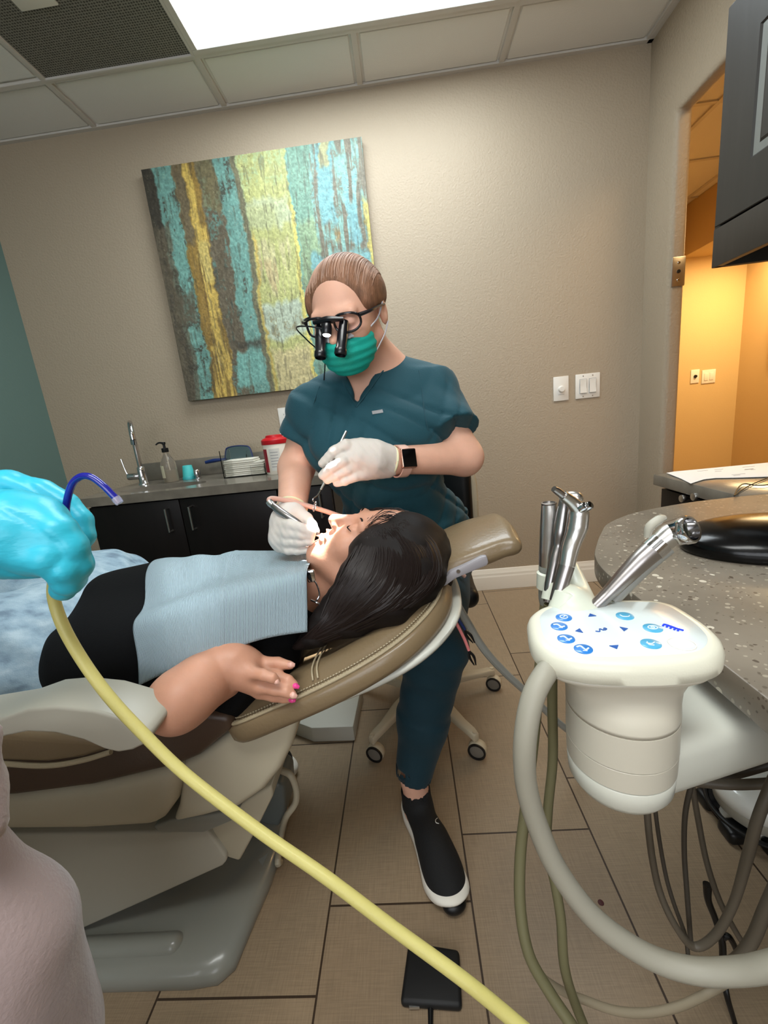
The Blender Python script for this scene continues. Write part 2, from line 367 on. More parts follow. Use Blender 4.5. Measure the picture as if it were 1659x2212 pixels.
# hall and the neighbouring room beyond the opening
struct('wall_hall_far', box('wall_hall_far', (1.2, 4.1, 0), (3.09, 4.2, 2.6), M_hall))
struct('wall_hall_right', box('wall_hall_right', (3.05, -.5, 0), (3.2, 4.1, 2.6), M_hall))
struct('wall_hall_left', box('wall_hall_left', (XR+.02, D+.12, 0), (XR+.12, 4.1, 2.6), M_hall))
struct('wall_hall_front', box('wall_hall_front', (1.3, -.6, 0), (3.2, -.5, 2.6), M_hall))
struct('ceiling_hall', box('ceiling_hall', (XR+.12, -.6, 2.42), (3.2, 4.2, 2.5), M_tile))
struct('wall_hall_soffit', box('wall_hall_soffit', (2.48, 2.6, 2.03), (3.05, 4.1, 2.42), M_hall, bevel=.008))
mb = MB()
for yy in (.9, 1.5, 2.1, 2.7, 3.3, 3.9): mb.box((XR+.13, yy-.012, 2.412), (3.05, yy+.012, 2.42))
for xx in (1.8, 2.4): mb.box((xx-.012, -.5, 2.411), (xx+.012, 4.1, 2.42))
struct('trim_4', mb.build('trim_4', M_grid))
# dark frame on the hall wall, at the very edge of view
p_ = at(1650, 720, x=3.05)
fr = empty('wall_frame', 'dark frame hanging on the orange hall wall at the right edge of the photo', 'picture', (3.045, p_[1], p_[2]))
mb = MB(); ya, yb = p_[1]-.10, p_[1]-.6; za, zb = p_[2]-.22, p_[2]+.12
mb.box((3.022, yb, za), (3.048, ya, zb)); mb.build('frame', M_black, fr, bevel=.004)
box('panel', (3.018, yb+.03, za+.03), (3.0225, ya-.03, zb-.03), M_gloss, fr)

# ================================================================== ceiling fixtures
def emit_mat():
    m = bpy.data.materials.new('printed_light_diffuser'); m.use_nodes = True; n = m.node_tree.nodes; l = m.node_tree.links; b = n['Principled BSDF']
    tc = n.new('ShaderNodeTexCoord'); t = n.new('ShaderNodeTexNoise'); t.inputs['Scale'].default_value = 5; t.inputs['Detail'].default_value = 7; t.inputs['Roughness'].default_value = .62
    l.new(tc.outputs['Object'], t.inputs[0]); r = n.new('ShaderNodeValToRGB'); e = r.color_ramp.elements; e[0].position = .36; e[1].position = .56
    e[0].color = (.62, .86, 1, 1); e[1].color = (1, 1, .97, 1); l.new(t.outputs[0], r.inputs[0]); l.new(r.outputs[0], b.inputs['Emission Color']); b.inputs['Emission Strength'].default_value = 7.2
    b.inputs['Base Color'].default_value = (.8, .9, 1, 1); return m
M_diff = emit_mat()
def light_panel(x0, x1, ya, yb, label):
    e = empty('ceiling_light', label, 'ceiling light', ((x0+x1)/2, (ya+yb)/2, CZ), )
    mb = MB()
    for a, b in (((x0, ya), (x1, ya+.022)), ((x0, yb-.022), (x1, yb)), ((x0, ya+.022), (x0+.022, yb-.022)), ((x1-.022, ya+.022), (x1, yb-.022))):
        mb.box((a[0], a[1], CZ-.004), (b[0], b[1], CZ+.012))
    mb.build('frame', M_grid, e, bevel=.001, seg=1)
    box('diffuser', (x0+.02, ya+.02, CZ+.002), (x1-.02, yb-.02, CZ+.0105), M_diff, e)
    return e
light_panel(-.657, .563, 1.329+.012, 1.939-.012, 'glowing two by four ceiling light with a printed cloud diffuser above the dentist')
light_panel(-.657, .563, -.501+.012, .109-.012, 'second glowing ceiling light over the foot of the room')
# egg-crate return air grille
ev = empty('air_vent', 'dark grey perforated return air panel in the ceiling left of the light', 'vent', (-.962, 1.634, CZ))
def perf_mat():
    m = mat('perforated_grille', (92, 90, 84), .6); n = m.node_tree.nodes; l = m.node_tree.links; b = n['Principled BSDF']
    tc = n.new('ShaderNodeTexCoord'); mp = n.new('ShaderNodeMapping'); mp.inputs['Scale'].default_value = (105, 105, 105); l.new(tc.outputs['Object'], mp.inputs[0])
    v = n.new('ShaderNodeTexVoronoi'); v.inputs['Randomness'].default_value = .15; v.inputs['Scale'].default_value = 1.; l.new(mp.outputs[0], v.inputs[0]); r = n.new('ShaderNodeValToRGB')
    r.color_ramp.elements[0].position = .30; r.color_ramp.elements[1].position = .42; r.color_ramp.elements[0].color = lin((58, 56, 50)); r.color_ramp.elements[1].color = lin((128, 125, 116)); l.new(v.outputs['Distance'], r.inputs[0]); l.new(r.outputs[0], b.inputs['Base Color']); return m
box('grille', (-1.257, 1.35, CZ+.004), (-.667, 1.929, CZ+.011), perf_mat(), ev)
mb = MB()
for lo_, hi_ in (((-1.267, 1.341, CZ-.003), (-.657, 1.352, CZ+.01)), ((-1.267, 1.926, CZ-.003), (-.657, 1.937, CZ+.01)), ((-1.267, 1.352, CZ-.003), (-1.256, 1.926, CZ+.01)), ((-.668, 1.352, CZ-.003), (-.657, 1.926, CZ+.01))): mb.box(lo_, hi_)
mb.build('frame', M_grid, ev, bevel=.001, seg=1)
box('damper_cover', (-1.112, 1.48, CZ-.001), (-.985, 1.668, CZ+.005), M_plate, ev, bevel=.001)

# ================================================================== lights
def area(name, loc, sx, sy, power, col, rot=(0, 0, 0)):
    L = bpy.data.lights.new(name, 'AREA'); L.shape = 'RECTANGLE'; L.size = sx; L.size_y = sy; L.energy = power; L.color = col
    o = bpy.data.objects.new(name, L); COL.objects.link(o); o.location = loc; o.rotation_euler = rot; return o
area('panel_light', (-.047, 1.634, CZ-.008), 1.1, .5, 13.5, (.88, .96, 1.))
area('panel_light_rear', (-.047, -.196, CZ-.008), 1.1, .5, 15, (1., .96, .88))
area('hall_light', (2.78, 3.3, 2.02), .4, .8, 36, (1., .70, .34))
area('hall_light_near', (1.95, 1.3, 2.40), .8, .8, 16, (1., .64, .28))
area('fill_light', (-.5, YB+.03, 1.55), 2.2, 1.2, 27, (.96, .97, 1.), (math.radians(90), 0, 0))  # added fill from behind the camera, lifts the ceiling and the fronts
wd = bpy.data.worlds.new('world'); SC.world = wd; wd.use_nodes = True; wd.node_tree.nodes['Background'].inputs[0].default_value = (.5, .48, .45, 1); wd.node_tree.nodes['Background'].inputs[1].default_value = .12
SC.view_settings.view_transform = 'Standard'; SC.view_settings.look = 'None'; SC.view_settings.gamma = 1; SC.view_settings.exposure = 0; SC.view_settings.use_curve_mapping = False

# unseen window added behind the camera, a fill source for the room
wn_ = MB()
for a in (((-1.66, .89), (.66, .95)), ((-1.66, 2.15), (.66, 2.21)), ((-1.66, .95), (-1.60, 2.15)), ((.60, .95), (.66, 2.15)), ((-.53, .95), (-.47, 2.15))): wn_.box((a[0][0], YB, a[0][1]), (a[1][0], YB+.028, a[1][1]))
wn_ = struct('added_window', wn_.build('added_window', M_white, bevel=.003))
struct('added_window_pane', box('added_window_pane', (-1.60, YB+.002, .95), (.60, YB+.008, 2.15), mat('fill_glow_pane', (230, 238, 245), .3, emit=(225, 236, 250), estr=1.2)))  # glowing pane that goes with the added fill light

# ================================================================== things on the walls
def plate(name, label, cat, x, z, w, h, m=M_plate, group=None):
    e = empty(name, label, cat, (x, D, z), group); MB().box((x-w/2, D-.006, z-h/2), (x+w/2, D, z+h/2)).build('plate', m, e, bevel=.0022, seg=2); return e
def screws(e, pts, m=M_steel):
    for p in pts: MB().lathe([(.0001, .0012), (.0028, .001), (.003, 0)], p, (0, -1, 0), 10).build('screw', m, e, smooth=True)
e = plate('dimmer_switch', 'white single wall plate with a round dimmer knob left of the double switch', 'light switch', .805, 1.047, .074, .118)
MB().lathe([(.016, 0), (.0155, .004), (.0135, .012), (.0125, .0135), (.0001, .014)], (.805, D-.006, 1.045), (0, -1, 0), 24, ).build('knob', M_plate, e, smooth=True)
MB().box((.79, D-.0066, 1.018), (.82, D-.006, 1.0195)).build('slot', M_print, e)
e = plate('light_switch', 'white double rocker switch plate on the beige back wall', 'light switch', .935, 1.047, .118, .118)
for dx in (-.023, .023):
    x_ = .935+dx; MB().box((x_-.0175, D-.0068, 1.047-.035), (x_+.0175, D-.0058, 1.047+.035)).build('rocker_frame', M_print, e)
    MB().prism([(x_-.0165, D-.0065, 1.047-.033), (x_-.0165, D-.013, 1.047-.033), (x_-.0165, D-.008, 1.047), (x_-.0165, D-.010, 1.047+.033), (x_-.0165, D-.0065, 1.047+.033)], (.033, 0, 0)).build('rocker', M_plate, e, bevel=.001, seg=1)
screws(e, [(.912, D-.006, 1.096), (.958, D-.006, 1.096), (.912, D-.006, .998), (.958, D-.006, .998)])
# two more on the far hall wall
Dh = 4.1
for nm, lb, px, w in (('dimmer_switch', 'small cream wall plate with a black dimmer knob seen through the doorway', 1502, .074), ('light_switch', 'cream double rocker switch plate seen through the doorway on the yellow wall', 1531.5, .118)):
    q = at(px, 813, y=4.09); e = empty(nm, lb, 'light switch', (q[0], Dh, q[2]))
    MB().box((q[0]-w/2, Dh-.007, q[2]-.059), (q[0]+w/2, Dh, q[2]+.059)).build('plate', M_plate, e, bevel=.002)
    if w < .1: MB().lathe([(.014, 0), (.012, .013), (.0001, .014)], (q[0], Dh-.007, q[2]), (0, -1, 0), 16).build('knob', M_black, e, smooth=True)
    else:
        for dx in (-.023, .023): MB().box((q[0]+dx-.016, Dh-.011, q[2]-.033), (q[0]+dx+.016, Dh-.006, q[2]+.033)).build('rocker', M_plate, e, bevel=.002)
# steel key plate on the jamb of the opening
q = at(1457, 588, y=y1); q[0] = XR+t/2+.002; e = empty('key_switch', 'brushed steel one-gang key switch plate on the doorway jamb', 'wall plate', tuple(q))
MB().box((q[0]-.028, y1-.006, q[2]-.058), (q[0]+.028, y1, q[2]+.058)).build('plate', M_steel, e, bevel=.004, seg=2)
for dz in (-.034, .034): MB().lathe([(.0001, .002), (.005, .0015), (.006, 0)], (q[0], y1-.006, q[2]+dz), (0, -1, 0), 12).build('screw', M_chrome, e, smooth=True)
MB().lathe([(.0075, 0), (.0075, .002), (.0001, .002)], (q[0], y1-.006, q[2]), (0, -1, 0), 14).build('keyhole', M_black, e, smooth=True)
# duplex outlet and the notices behind the dentist
q = at(618, 905, y=D); e = plate('wall_outlet', 'white duplex outlet plate on the wall left of the dentist', 'outlet', q[0], q[2], .072, .116)
for dz in (-.02, .02):
    MB().lathe([(.0165, 0), (.0165, .0022), (.0001, .0022)], (q[0], D-.006, q[2]+dz), (0, -1, 0), 20).build('socket', M_plate, e, smooth=True)
    for dx in (-.0055, .0055): MB().box((q[0]+dx-.0009, D-.0088, q[2]+dz-.001), (q[0]+dx+.0009, D-.008, q[2]+dz+.007)).build('slot', M_black, e)
    MB().lathe([(.002, 0), (.002, .0008), (.0001, .0008)], (q[0], D-.0081, q[2]+dz-.007), (0, -1, 0), 8).build('ground_hole', M_black, e)
q = at(624, 935, y=D-.01); e = empty('notice_card', 'small white printed card leaning on the backsplash behind the wipes', 'card', tuple(q))
MB().box((q[0]-.045, D-.016, .894), (q[0]+.09, D-.0125, q[2]+.012)).build('card', M_paper, e)
for i in range(3): MB().box((q[0]-.035, D-.0168, q[2]-.006-.012*i), (q[0]+.05, D-.016, q[2]-.003-.012*i)).build('print_line', M_print, e)
q = at(634, 868, y=D); e = empty('wall_notice_picture', 'black notice with a thin white border on the wall behind the dentist', 'sign', tuple(q))
MB().box((q[0]-.008, D-.006, q[2]-.045), (q[0]+.14, D, q[2]+.045)).build('border', M_paper, e)
MB().box((q[0]-.001, D-.0075, q[2]-.038), (q[0]+.133, D-.006, q[2]+.038)).build('black_field', M_black, e)

# ------------------------------------------------------------------ the abstract canvas
def painting():
    x0, x1, z0, z1 = -1.0816, -.0633, 1.1863, 2.2167; dep = .038
    N = 560; sh = (N, N)
    v, u = np.meshgrid(np.linspace(0, 1, N), np.linspace(0, 1, N), indexing='ij')
    wob = (fbm(sh, (5, 2), 1)-.5)*.055+(fbm(sh, (26, 6), 5)-.5)*.022+(fbm(sh, (90, 30), 7, 3)-.5)*.012; uu = u+wob
    big = fbm(sh, (4, 5), 3, 3); st = fbm(sh, (7, 70), 11, 4); st2 = fbm(sh, (14, 110), 31, 3); fine = fbm(sh, (110, 120), 51, 3); mid = fbm(sh, (26, 26), 21, 4); n5 = fine
    C = lambda r, g, b: np.array([r, g, b], float)/255
    teal, dteal, dark, ochre, gold, cream, lime, pale, brown, blue = C(108, 152, 142), C(88, 122, 113), C(62, 58, 49), C(136, 110, 56), C(190, 162, 84), C(184, 178, 134), C(170, 172, 112), C(170, 182, 164), C(98, 89, 72), C(112, 158, 160)
    img = np.zeros(sh+(3,)); img[:] = teal
    def put(mask, col, a=1.):
        mk = (np.clip(mask, 0, 1)*a)[..., None]; img[:] = img*(1-mk)+col*mk
    def band(a, b, s=110): return np.clip((uu-a)*s, 0, 1)*np.clip((b-uu)*s, 0, 1)
    def vb(a, b, s=45): vv = v+(fbm(sh, (12, 22), 77)-.5)*.07; return np.clip((vv-a)*s, 0, 1)*np.clip((b-vv)*s, 0, 1)
    dis = lambda t, k=14: np.clip((mid*.45+st*.35+big*.35-t)*k, 0, 1)*np.clip((fine-.38)*6, 0, 1)    # worn patches
    strk = lambda t, k=12: np.clip((st-t)*k, 0, 1)
    put(band(-.2, .05), dark); put(band(-.2, .075)*vb(.22, 1.2), brown, .75); put(band(.0, .15)*dis(.60), dark, .85); put(band(.02, .13)*vb(.50, .66), brown, .6); put(band(.02, .13)*vb(.74, .88)*dis(.52), dark, .8)
    put(band(.135, .26), ochre); put(band(.135, .19)*vb(-.2, .32), brown, .85); put(band(.185, .228), gold); put(band(.195, .25)*vb(.22, .66)*strk(.40), gold); put(band(.19, .25)*vb(.30, .5), C(190, 172, 104), .8); put(band(.15, .27)*vb(.74, 1.2)*strk(.42), gold); put(band(.14, .26)*strk(.60), C(92, 72, 40), .6)
    put(band(.245, .345), brown); put(band(.25, .345)*dis(.56), dteal, .9); put(band(.25, .34)*vb(-.2, .2), C(112, 104, 72), .7); put(band(.24, .36)*vb(.42, .82)*dis(.58), dark, .8)
    put(band(.335, .425), teal); put(band(.33, .43)*vb(-.1, .26)*dis(.52), dteal); put(band(.33, .43)*dis(.62), dark, .8); put(band(.28, .46)*vb(.745, .80), dark, .75); put(band(.27, .435)*vb(.80, .97), C(116, 166, 156))
    put(band(.415, .45), C(108, 96, 70), .85); put(band(.44, .665), lime); put(band(.44, .66)*vb(-.1, .14)*dis(.5, 8), C(150, 164, 118)); put(band(.44, .65)*vb(.17, .30)*np.clip(big*2.2-.5, .35, 1), pale, .95); put(band(.455, .62)*vb(.33, .60)*strk(.42, 7), cream, .9); put(band(.455, .56)*vb(.42, .58)*strk(.52), C(170, 148, 108), .6)
    put(band(.45, .645)*vb(.60, .78), pale, .95); put(band(.46, .66)*vb(.80, 1.2), C(194, 182, 134)); put(band(.44, .464)*vb(.3, 1.2), gold, .75); put(band(.64, .666)*vb(.2, 1.2), C(206, 192, 106), .9); put(band(.45, .64)*vb(.64, .76)*dis(.66, 20), C(120, 112, 84), .7)
    put(band(.665, .77), C(112, 148, 130)); put(band(.665, .77)*vb(.28, .6)*np.clip(big*2-.4, 0, 1), C(146, 160, 118), .9); put(band(.76, 1.3), C(112, 106, 90)); put(band(.75, 1.3)*strk(.43, 8), C(126, 172, 164), .9); put(band(.75, 1.3)*dis(.60), C(96, 88, 72), .7)
    put(band(.785, .865)*vb(-.2, .33), blue); put(band(.80, .85)*vb(-.2, .09), C(172, 150, 92), .7); put(band(.905, .965)*vb(.22, .42), blue, .95); put(band(.90, 1.0)*vb(.12, .42)*strk(.48), C(120, 170, 176), .8); put(band(.71, 1.0)*vb(.425, .52)*np.clip((mid-.32)*9, 0, 1), blue, .95); put(band(.835, .865)*vb(.33, .4), C(150, 112, 62), .7)
    put(band(.985, 1.3)*vb(.22, .95), C(190, 172, 88), .85); put(band(.66, 1.3)*vb(.52, .60)*dis(.5), dark, .6)
    crack = np.abs(fbm(sh, (13, 13), 91, 4)-.5); put(np.clip((.0035-crack)*300, 0, 1)*np.clip((big-.42)*8, 0, 1), C(64, 56, 40), .75)
    crack2 = np.abs(fbm(sh, (7, 20), 97, 4)-.5); put(np.clip((.004-crack2)*260, 0, 1)*np.clip((.55-big)*8, 0, 1), C(206, 198, 160), .45)
    put(np.clip((st2-.63)*14, 0, 1), C(72, 68, 54), .35); img *= (.80+.40*fine)[..., None]; img *= (.90+.2*big)[..., None]
    put(band(.05, .12)*vb(.925, .94)*np.clip((.05-crack)*60, 0, 1), dark, .9)     # scribbled mark, lower left
    img = np.clip(img, 0, 1)
    linr = np.where(img <= .04045, img/12.92, ((img+.055)/1.055)**2.4)
    X = x0+(x1-x0)*u; Z = z1-(z1-z0)*v; Y = D-dep-.0016*(n5+crack*3)
    V = np.stack([X, Y, Z], -1).reshape(-1, 3); i = np.arange(N*N).reshape(N, N)
    Q = np.stack([i[:-1, :-1], i[1:, :-1], i[1:, 1:], i[:-1, 1:]], -1).reshape(-1, 4)
    m = mat('painted_canvas', (255, 255, 255), .5); n = m.node_tree.nodes; a = n.new('ShaderNodeAttribute'); a.attribute_name = 'paint'; m.node_tree.links.new(a.outputs['Color'], n['Principled BSDF'].inputs['Base Color'])
    e = empty('canvas_painting', 'large abstract canvas painting in teal, gold and cream stripes on the back wall', 'painting', ((x0+x1)/2, D, z0))
    o = mesh_obj('painted_face', V, Q, m, e); at_ = o.data.color_attributes.new('paint', 'FLOAT_COLOR', 'POINT')
    at_.data.foreach_set('color', np.concatenate([linr.reshape(-1, 3), np.ones((N*N, 1))], 1).astype(np.float32).ravel())
    box('stretcher_sides', (x0, D-dep+.0005, z0), (x1, D-.004, z1), mat('canvas_edge', (96, 88, 62), .7, var=.5, vscale=14), e, bevel=.002)
painting()
# ================================================================== vanity along the back wall
CT = .80; CF = 1.71; CL = -1.43; CR = -.30
vc = empty('vanity_cabinet', 'long espresso sink cabinet under the grey counter on the left of the back wall', 'cabinet', ((CL+CR)/2, 2.0, 0))
cb_ = MB()
for lo, hi in (((CL+.035, CF+.04, .09), (CL+.053, D-.001, CT-.04)), ((CR-.038, CF+.04, .09), (CR-.02, D-.001, CT-.04)), ((CL+.053, CF+.04, .09), (CR-.038, D-.001, .108)), ((CL+.053, D-.013, .108), (CR-.038, D-.001, CT-.04)), ((CL+.053, CF+.04, CT-.08), (CR-.038, CF+.055, CT-.04)), ((-.56, CF+.055, .108), (-.545, D-.013, CT-.04))): cb_.box(lo, hi)
cb_.build('body', M_espresso, vc)
box('toe_kick', (CL+.05, CF+.09, 0), (CR-.03, D-.01, .09), M_black, vc)
xs = [CL+.038, -.985, -.555, CR-.022]
for i in range(3):
    dr = MB().box((xs[i]+.002, CF+.02, .095), (xs[i+1]-.002, CF+.04, CT-.046)).build('door', M_espresso, vc, bevel=.0015)
    hx = {0: xs[1]-.055, 1: xs[1]+.05, 2: xs[3]-.05}[i]
    hz = at(357, 1125, y=CF)[2]
    MB().tube([(hx, CF+.02, hz+.05), (hx, CF-.006, hz+.05), (hx, CF-.006, hz-.05), (hx, CF+.02, hz-.05)], .0048, 10, smooth=False).build('handle', M_steel, dr, smooth=True)
# worktop with the hole of the undermount basin: ring mesh
bc = np.array([-1.12, 1.865, CT]); ba, bb = .20, .10; nn = 48
def worktop():
    th = np.arange(nn)*2*math.pi/nn; mb = MB()
    ctr = bc[:2]
    def rect(t):
        c, s_ = math.cos(t), math.sin(t); k = []
        if c > 1e-6: k.append((CR-ctr[0])/c)
        if c < -1e-6: k.append((CL-ctr[0])/c)
        if s_ > 1e-6: k.append((D-.001-ctr[1])/s_)
        if s_ < -1e-6: k.append((CF-ctr[1])/s_)
        k = min(k); return ctr[0]+k*c, ctr[1]+k*s_
    cor = [math.atan2(y-ctr[1], x-ctr[0]) % (2*math.pi) for x, y in ((CL, CF), (CR, CF), (CR, D-.001), (CL, D-.001))]
    th = np.array(sorted(list(th)+cor)); n = len(th)
    o = [rect(t) for t in th]; inn = [(ctr[0]+ba*math.cos(t), ctr[1]+bb*math.sin(t)) for t in th]
    rings = [[(x, y, CT) for x, y in inn], [(x, y, CT) for x, y in o], [(x, y, CT-.038) for x, y in o], [(x, y, CT-.038) for x, y in inn], [(x, y, CT) for x, y in inn]]
    mb.loft(rings, caps=False); return mb
ct = empty('countertop', 'grey speckled sink countertop along the back wall', 'countertop', ((CL+CR)/2, 2.0, CT-.038))
worktop().build('slab', M_stone2, ct, smooth=True, angle=30)
bs = box('backsplash', (CL+.0, D-.02, CT+.0005), (CR, D-.0005, CT+.093), M_stone2, None, bevel=.002); tag(bs, 'low grey stone backsplash strip standing on the sink counter against the wall', 'backsplash')
sk = empty('sink_basin', 'oval stainless undermount sink set into the grey counter', 'sink', tuple(bc-[0, 0, .04]))
prof = [(1.0, -.030), (.985, -.034), (.95, -.07), (.86, -.115), (.65, -.14), (.3, -.148), (.10, -.15), (.0005, -.15)]
mb = MB(); mb.loft([[(bc[0]+k*(ba-.001)*math.cos(t), bc[1]+k*(bb-.001)*math.sin(t), CT+z) for t in np.arange(40)*2*math.pi/40] for k, z in prof], caps=False)
mb.build('bowl', M_steel, sk, smooth=True)
MB().lathe([(.022, -.149), (.02, -.146), (.004, -.147), (.0001, -.147)], bc, n=20).build('drain', M_chrome, sk, smooth=True)
# gooseneck faucet with a side lever
fb = at(312, 1046, z=CT); fx, fy = fb[0], fb[1]
fa = empty('faucet', 'chrome gooseneck faucet with a side lever behind the sink', 'faucet', tuple(fb))
MB().lathe([(.0265, 0), (.026, .006), (.021, .010), (.019, .06), (.0175, .085), (.014, .09)], fb, n=28).build('body', M_chrome, fa, smooth=True, angle=50)
tp = at(290, 914, y=fy); ht = tp[2]-CT
sp_ = [(fx, fy, CT+.08), (fx, fy, CT+ht*.72), (fx+.004, fy-.008, CT+ht*.9), (fx+.022, fy-.035, CT+ht), (fx+.048, fy-.075, CT+ht*.985), (fx+.062, fy-.1, CT+ht*.86), (fx+.064, fy-.104, CT+ht*.74)]
tube('spout', sp_, .0118, M_chrome, fa, n=18)
MB().lathe([(.0135, 0), (.0135, .022), (.0095, .024)], sp_[-1], (-.1, .1, -1), 18).build('aerator', M_chrome, fa, smooth=True, angle=40)
MB().lathe([(.0165, 0), (.0172, .004), (.0172, .05), (.0155, .054), (.0001, .055)], (fx-.012, fy-.004, CT+.045), (-1, -.25, .02), 22).build('valve', M_chrome, fa, smooth=True, angle=40)
lv = np.array([fx-.062, fy-.016, CT+.052]); MB().tube([lv, lv+[-.008, 0, .03], lv+[-.016, 0, .085]], [.0045, .0035, .0042], 10).build('lever', M_chrome, fa, smooth=True)
# soap bottle
sb = at(372, 1042, z=CT); sb[1] += .02; sb[0] = sb[0]*(sb[1]/(sb[1]-.02))
e = empty('soap_bottle', 'clear glass soap bottle with a black pump beside the faucet', 'soap bottle', tuple(sb))
M_bottle = mat('bottle_glass', (225, 215, 200), .05, trans=.85, ior=1.3)
MB().lathe([(.034, 0), (.036, .004), (.036, .085), (.033, .10), (.02, .125), (.0125, .14), (.0125, .15)], sb, n=28).build('bottle', M_bottle, e, smooth=True, angle=50)
MB().lathe([(.032, .004), (.032, .06), (.0001, .0601)], sb, n=24).build('liquid', mat('liquid_soap', (196, 186, 165), .2, trans=.5), e, smooth=True, angle=40)
MB().lathe([(.015, .148), (.016, .15), (.016, .168), (.006, .17), (.006, .185), (.009, .188), (.009, .197), (.0001, .198)], sb, n=20).build('pump', M_black, e, smooth=True, angle=40)
MB().tube([sb+[0, 0, .192], sb+[-.02, -.004, .196], sb+[-.036, -.008, .188]], [.0055, .0045, .0035], 10).build('nozzle', M_black, e, smooth=True)
MB().tube([sb+[0, 0, .15], sb+[.004, 0, .01]], .002, 8).build('dip_tube', M_plate, e, smooth=True)
th = np.linspace(math.radians(200), math.radians(262), 9); mb = MB(); mb.loft([[(sb[0]+.0366*math.cos(t), sb[1]+.0366*math.sin(t), sb[2]+.025) for t in th], [(sb[0]+.0366*math.cos(t), sb[1]+.0366*math.sin(t), sb[2]+.085) for t in th]], caps=False, closed=False)
mb.build('label', mat('soap_label', (205, 198, 170), .6), e, smooth=True)
# two stacked teal paper cups, upside down
cp = at(410, 1035, z=CT); cp[1] += .0
e = empty('paper_cup', 'teal paper cups stacked upside down on the counter between soap and button', 'cup', tuple(cp))
MB().lathe([(.0305, 0), (.031, .002), (.029, .02), (.0225, .068), (.021, .07), (.0205, .068), (.0001, .067)], cp, n=28).build('upper_cup', M_tealcup, e, smooth=True, angle=40)
MB().lathe([(.0325, 0), (.033, .002), (.0315, .014), (.0285, .018)], cp+[0, 0, .0], n=28).build('lower_rim', mat('cup_rim', (60, 170, 175), .5), e, smooth=True, angle=40)
q = at(428, 1034, z=CT); e = empty('air_gap_cap', 'small chrome cap standing on the counter beside the teal cups', 'cap', tuple(q))
MB().lathe([(.017, 0), (.017, .003), (.012, .005), (.0115, .018), (.0165, .020), (.0165, .042), (.014, .046), (.0001, .047)], q, n=24).build('cap', M_chrome, e, smooth=True, angle=40)
q = at(502, 1030, z=CT); q2 = at(535, 1027, z=CT); e = empty('steel_probe', 'thin dark metal instrument lying on the counter before the towel holder', 'instrument', tuple((q+q2)/2))
MB().tube([q+[0, 0, .003], (q+q2)/2+[0, 0, .0035], q2+[0, 0, .003]], [.001, .0032, .0008], 8).build('shaft', M_steel, e, smooth=True)
# hand mirror with blue rim leaning in the acrylic holder
q = at(515, 988, y=2.15); e = empty('hand_mirror', 'blue rimmed hand mirror leaning behind the towel holder', 'mirror', tuple(q))
Mx = Matrix.Translation(Vector(q)) @ Matrix.Rotation(math.radians(-12), 4, 'X') @ Matrix.Rotation(math.radians(2), 4, 'Y')
ol = outline([(-.074, 0, -.055), (-.07, 0, .035), (-.045, 0, .058), (.03, 0, .06), (.066, 0, .04), (.08, 0, -.055), (.05, 0, -.075), (-.05, 0, -.075)], 5)
ring = lambda k, dy: [tuple(Mx @ Vector((p[0]*k, dy, p[2]*k))) for p in ol]
MB().loft([ring(1, 0), ring(1.03, .004), ring(1, .009), ring(.94, .009), ring(.93, 0.001), ring(.94, -.001), ring(1, 0)], caps=False).build('rim', mat('navy_plastic', (20, 40, 90), .3), e, smooth=True)
MB().loft([ring(.94, .003), ring(.94, .006)]).build('glass', mat('mirror_glass', (150, 160, 168), .05, metal=1.), e)
q3 = [at(a, b, y=2.14) for a, b in ((487, 992), (462, 995), (444, 999))]
hh_ = MB().tube(q3, [.006, .0105, .008], 12, squash=None).build('handle', mat('navy_plastic_grip', (22, 44, 96), .35), e, smooth=True)
# acrylic tray and its folded paper towels
a, b = at(484, 1034, z=CT), at(572, 1024, z=CT); x0, x1 = a[0], a[0]+.205; ya, yb = a[1]-.0, a[1]+.105
e = empty('towel_holder', 'clear acrylic holder around the paper towels on the counter', 'holder', ((x0+x1)/2, ya, CT))
t_ = .003; box('base', (x0, ya, CT), (x1, yb, CT+t_), M_glass, e); box('left_side', (x0, ya, CT+t_), (x0+t_, yb, CT+.13), M_glass, e); box('right_side', (x1-t_, ya, CT+t_), (x1, yb, CT+.055), M_glass, e); box('rear_side', (x0+t_, yb-t_, CT+t_), (x1-t_, yb, CT+.15), M_glass, e)
box('front_lip', (x0+t_, ya, CT+t_), (x0+.05, ya+t_, CT+.13), M_glass, e); box('front_lip', (x1-.07, ya, CT+t_), (x1-t_, ya+t_, CT+.05), M_glass, e)
for i in range(9):
    z_ = CT+.004+i*.0086; hgt = .0078; j = random.uniform(-.002, .002); dx = 0 if i < 6 else .0
    xe = x1-.006 if i < 7 else x1-.05
    o = box('folded_towel', (x0+.006+abs(j), ya+.006+abs(j), z_), (xe-abs(j)*2, yb-.008, z_+hgt), mat('towel_paper', (222, 218, 205), .9) if i == 0 else bpy.data.materials['towel_paper'], None, bevel=.0028)
    tag(o, 'folded white paper towel, %s of the pile in the clear holder' % ['bottom', 'second from the bottom', 'third from the bottom', 'fourth from the bottom', 'middle one', 'fourth from the top', 'third from the top', 'second from the top', 'topmost'][i], 'paper towel', 'folded paper towels in the acrylic holder')
